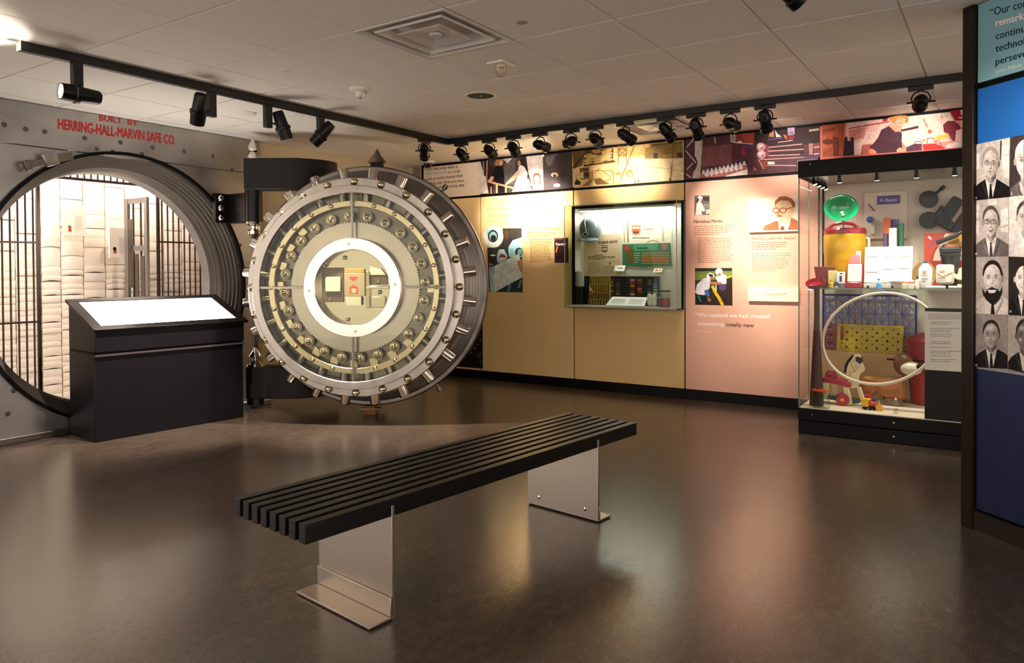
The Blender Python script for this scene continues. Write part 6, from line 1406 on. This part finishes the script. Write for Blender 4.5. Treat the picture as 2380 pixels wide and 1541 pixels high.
plate(MB(), [(215,420),(310,415),(320,455),(225,460)], XHs+.0335, .033).build('grip_opening', mat('grip_tan','a8834a',.6), hs)
for pts, dx in (([(120,630),(240,640),(200,960),(70,960)], .0), ([(300,650),(440,660),(420,900),(300,880)], .07), ([(540,720),(660,740),(740,1100),(620,1120),(560,900)], .0), ([(830,740),(920,740),(1000,990),(950,1090),(900,1000)], .07)): plate(MB(), pts, XHs+dx, .03).build('leg', M_hc, hs, bev=.004)
plate(MB(), [(110,900),(890,980),(890,1080),(740,1090),(240,990),(110,960)], XHs+.035, .03).build('base_board', M_tl, hs, bev=.004)
rw = abs(h7(670,1045).y-h7(530,1045).y)
for (x, y, dx, s_) in ((530,1045,-.03,1),(500,820,.12,.8),(1065,930,.12,.85),(15,880,.12,.85)):
    c = h7(x, y, XHs+dx); c.z = DZ+rw*1.0*s_; wv = MB().lathe([(0,0),(rw*s_*.9,0),(rw*s_,.006),(rw*s_,.02),(rw*s_*.9,.026),(0,.026)], c, (1,0,0), 24).build('wheel', M_hr, hs); MB().lathe([(0,-.002),(rw*s_*.3,-.002),(rw*s_*.3,.0),(0,.0)], c, (1,0,0), 14).build('hub', M_ty, wv)
for a in ((700,210,790,390),(790,390,880,310),(790,390,640,480),(720,200,790,170)): 
    MB().tube([h7(a[0], a[1], XHs+.028), h7(a[2], a[3], XHs+.028)], .003, 6).build('bridle', M_ty, hs)
MB().sph(h7(818,298,XHs+.03), .004, seg=8, rings=5).build('eye', M_black, hs)
for x, y in ((648,418),(697,398),(700,478)): MB().sph(h7(x,y,XHs+.03), .004, seg=8, rings=5).build('stud', mat('stud_blue','2a5a9a',.4), hs)
# ride-on animal, generic
XR = 2.87
rd = thing('ride_on_toy', 'brown moulded ride-on toy animal with pale muzzle and small castors', 'toy', (XR, q7(1500, 1190, XR).y, DZ)); M_rb2 = mat('rideon_tan','a8662c',.4,var=.12,scale=5)
cB = h7(1250, 520, XR); cF = h7(1750, 640, XR); zb_ = DZ+.045
body = MB(); nS = 14
P0 = h7(900, 540, XR); P1 = h7(1850, 560, XR)
ring_ = []
vs = []; fs = []
for i in range(nS+1):
    f_ = i/nS; yv = P0.y+(P1.y-P0.y)*f_; top_ = h7(0, 400+30*math.sin(f_*3)+ (100 if i in (0, nS) else 0), XR).z
    wd = (.055+.03*f_)*(.45 if i in (0, nS) else 1); bot = zb_+(.05 if .35 < f_ < .48 else 0)
    for k in range(12):
        a = 2*math.pi*k/12; vs.append((XR+.05+wd*math.cos(a)*(1.0), yv+.0*math.sin(a), (top_+bot)/2+(top_-bot)/2*math.copysign(abs(math.sin(a))**.8, math.sin(a))))
for i in range(nS):
    for k in range(12): fs.append((12*i+k, 12*i+(k+1) % 12, 12*i+12+(k+1) % 12, 12*i+12+k))
fs += [tuple(range(12))[::-1], tuple(range(12*nS, 12*nS+12))]
body.add(vs, fs); bo = body.build('body', M_rb2, rd, smooth=60)
sbd = bo.modifiers.new('sub', 'SUBSURF'); sbd.levels = 1; sbd.render_levels = 2
hc_ = h7(1880, 260, XR); MB().sph(hc_+Vector((.05,.02,.0)), .07, .072, .085, 20, 12).build('head', mat('rideon_brown','6a3c1c',.4), rd); MB().sph(hc_+Vector((-.0,-.035,-.025)), .055, .075, .052, 18, 10).build('muzzle', mat('muzzle_pale','d8cdb8',.4), rd); MB().sph(hc_+Vector((-.03,-.092,-.005)), .02, .022, .022, 12, 8).build('nose', M_black, rd)
MB().tube([hc_+Vector((.05,.135,.03)), hc_+Vector((.05,-.12,.03))], .008, 8).build('handlebar', M_black, rd)
for yv in (P0.y-.05, P1.y+.06, P1.y+.14): MB().cyl((XR+.0, yv, DZ+.0235), (XR+.016, yv, DZ+.0235), .0235, seg=16).build('castor', M_darks, rd); 
for yv in (P0.y-.05, P1.y+.06, P1.y+.14): MB().box(XR+.002, XR+.014, yv-.008, yv+.008, DZ+.03, DZ+.07).build('castor_fork', M_chrome, rd)
# toy train
XTn = 2.60; g0 = h7(950, 1180, XTn); g1 = h7(1390, 1290, XTn)
tn = thing('toy_train', 'small yellow and red plastic toy locomotive on the showcase deck', 'toy', (XTn, (g0.y+g1.y)/2, DZ)); yA, yB = g0.y, g1.y; L_ = yA-yB
MB().box(XTn, XTn+.05, yB+L_*.25, yA, DZ+.012, DZ+.022).build('chassis', M_black, tn, bev=.002); MB().box(XTn-.002, XTn+.052, yB+L_*.68, yA, DZ+.022, DZ+.07).build('cab', M_ty, tn, bev=.004); MB().box(XTn-.008, XTn+.058, yB+L_*.6, yA+.006, DZ+.07, DZ+.08).build('cab_roof', M_ty, tn, bev=.003)
MB().cyl((XTn+.025, yB+L_*.68, DZ+.045), (XTn+.025, yB+L_*.3, DZ+.042), .021, seg=16).build('boiler', mat('train_red','b8402c',.4), tn); MB().cyl((XTn+.025, yB+L_*.42, DZ+.06), (XTn+.025, yB+L_*.42, DZ+.085), .009, .014, seg=12).build('chimney', mat('train_blue','2a4a8a',.4), tn)
q = MB().prism([(XTn-.006, yB+L_*.36, DZ), (XTn-.006, yB-.0, DZ), (XTn-.006, yB+.0, DZ+.035), (XTn-.006, yB+L_*.12, DZ+.05), (XTn-.006, yB+L_*.18, DZ+.08), (XTn-.006, yB+L_*.24, DZ+.05), (XTn-.006, yB+L_*.36, DZ+.035)], (.012,0,0)); q.build('front_plate', M_ty, tn, bev=.003)
for f_ in (.4, .6, .85): MB().cyl((XTn-.006, yB+L_*f_, DZ+.012), (XTn+.0, yB+L_*f_, DZ+.012), .012, seg=14).build('wheel', M_black, tn)
# red dish on a clear block
a, b = q6(158, 975, 2.50), q6(298, 1105, 2.50)
zt_ = q6(200, 975, 2.50).z; one(MB().box(2.48, 2.55, b.y, a.y, DZ, zt_), 'clear_block', glass('acrylic_block','e4ece6',.9), 'clear acrylic block under the small orange dish', 'block', .002)
rd2 = MB().lathe([(0,.0),(.035,0),(.062,.018),(.06,.022),(.03,.006),(0,.005)], (2.515, (a.y+b.y)/2+.012, zt_), (0,0,1), 28); one(rd2, 'orange_dish', mat('dish_orange','c03a14',.15,coat=.5), 'small glossy orange red dish resting on the clear block', 'dish', 0)
yl, yh, zl_, zh = rng(q6, 875, 1135, 912, 1170, 2.56); one(MB().box(2.55, 2.58, yl, yh, DZ, DZ+.035), 'number_cube', glass('acrylic_block','e4ece6',.9), 'tiny clear number cube on the deck', 'cube', .001)
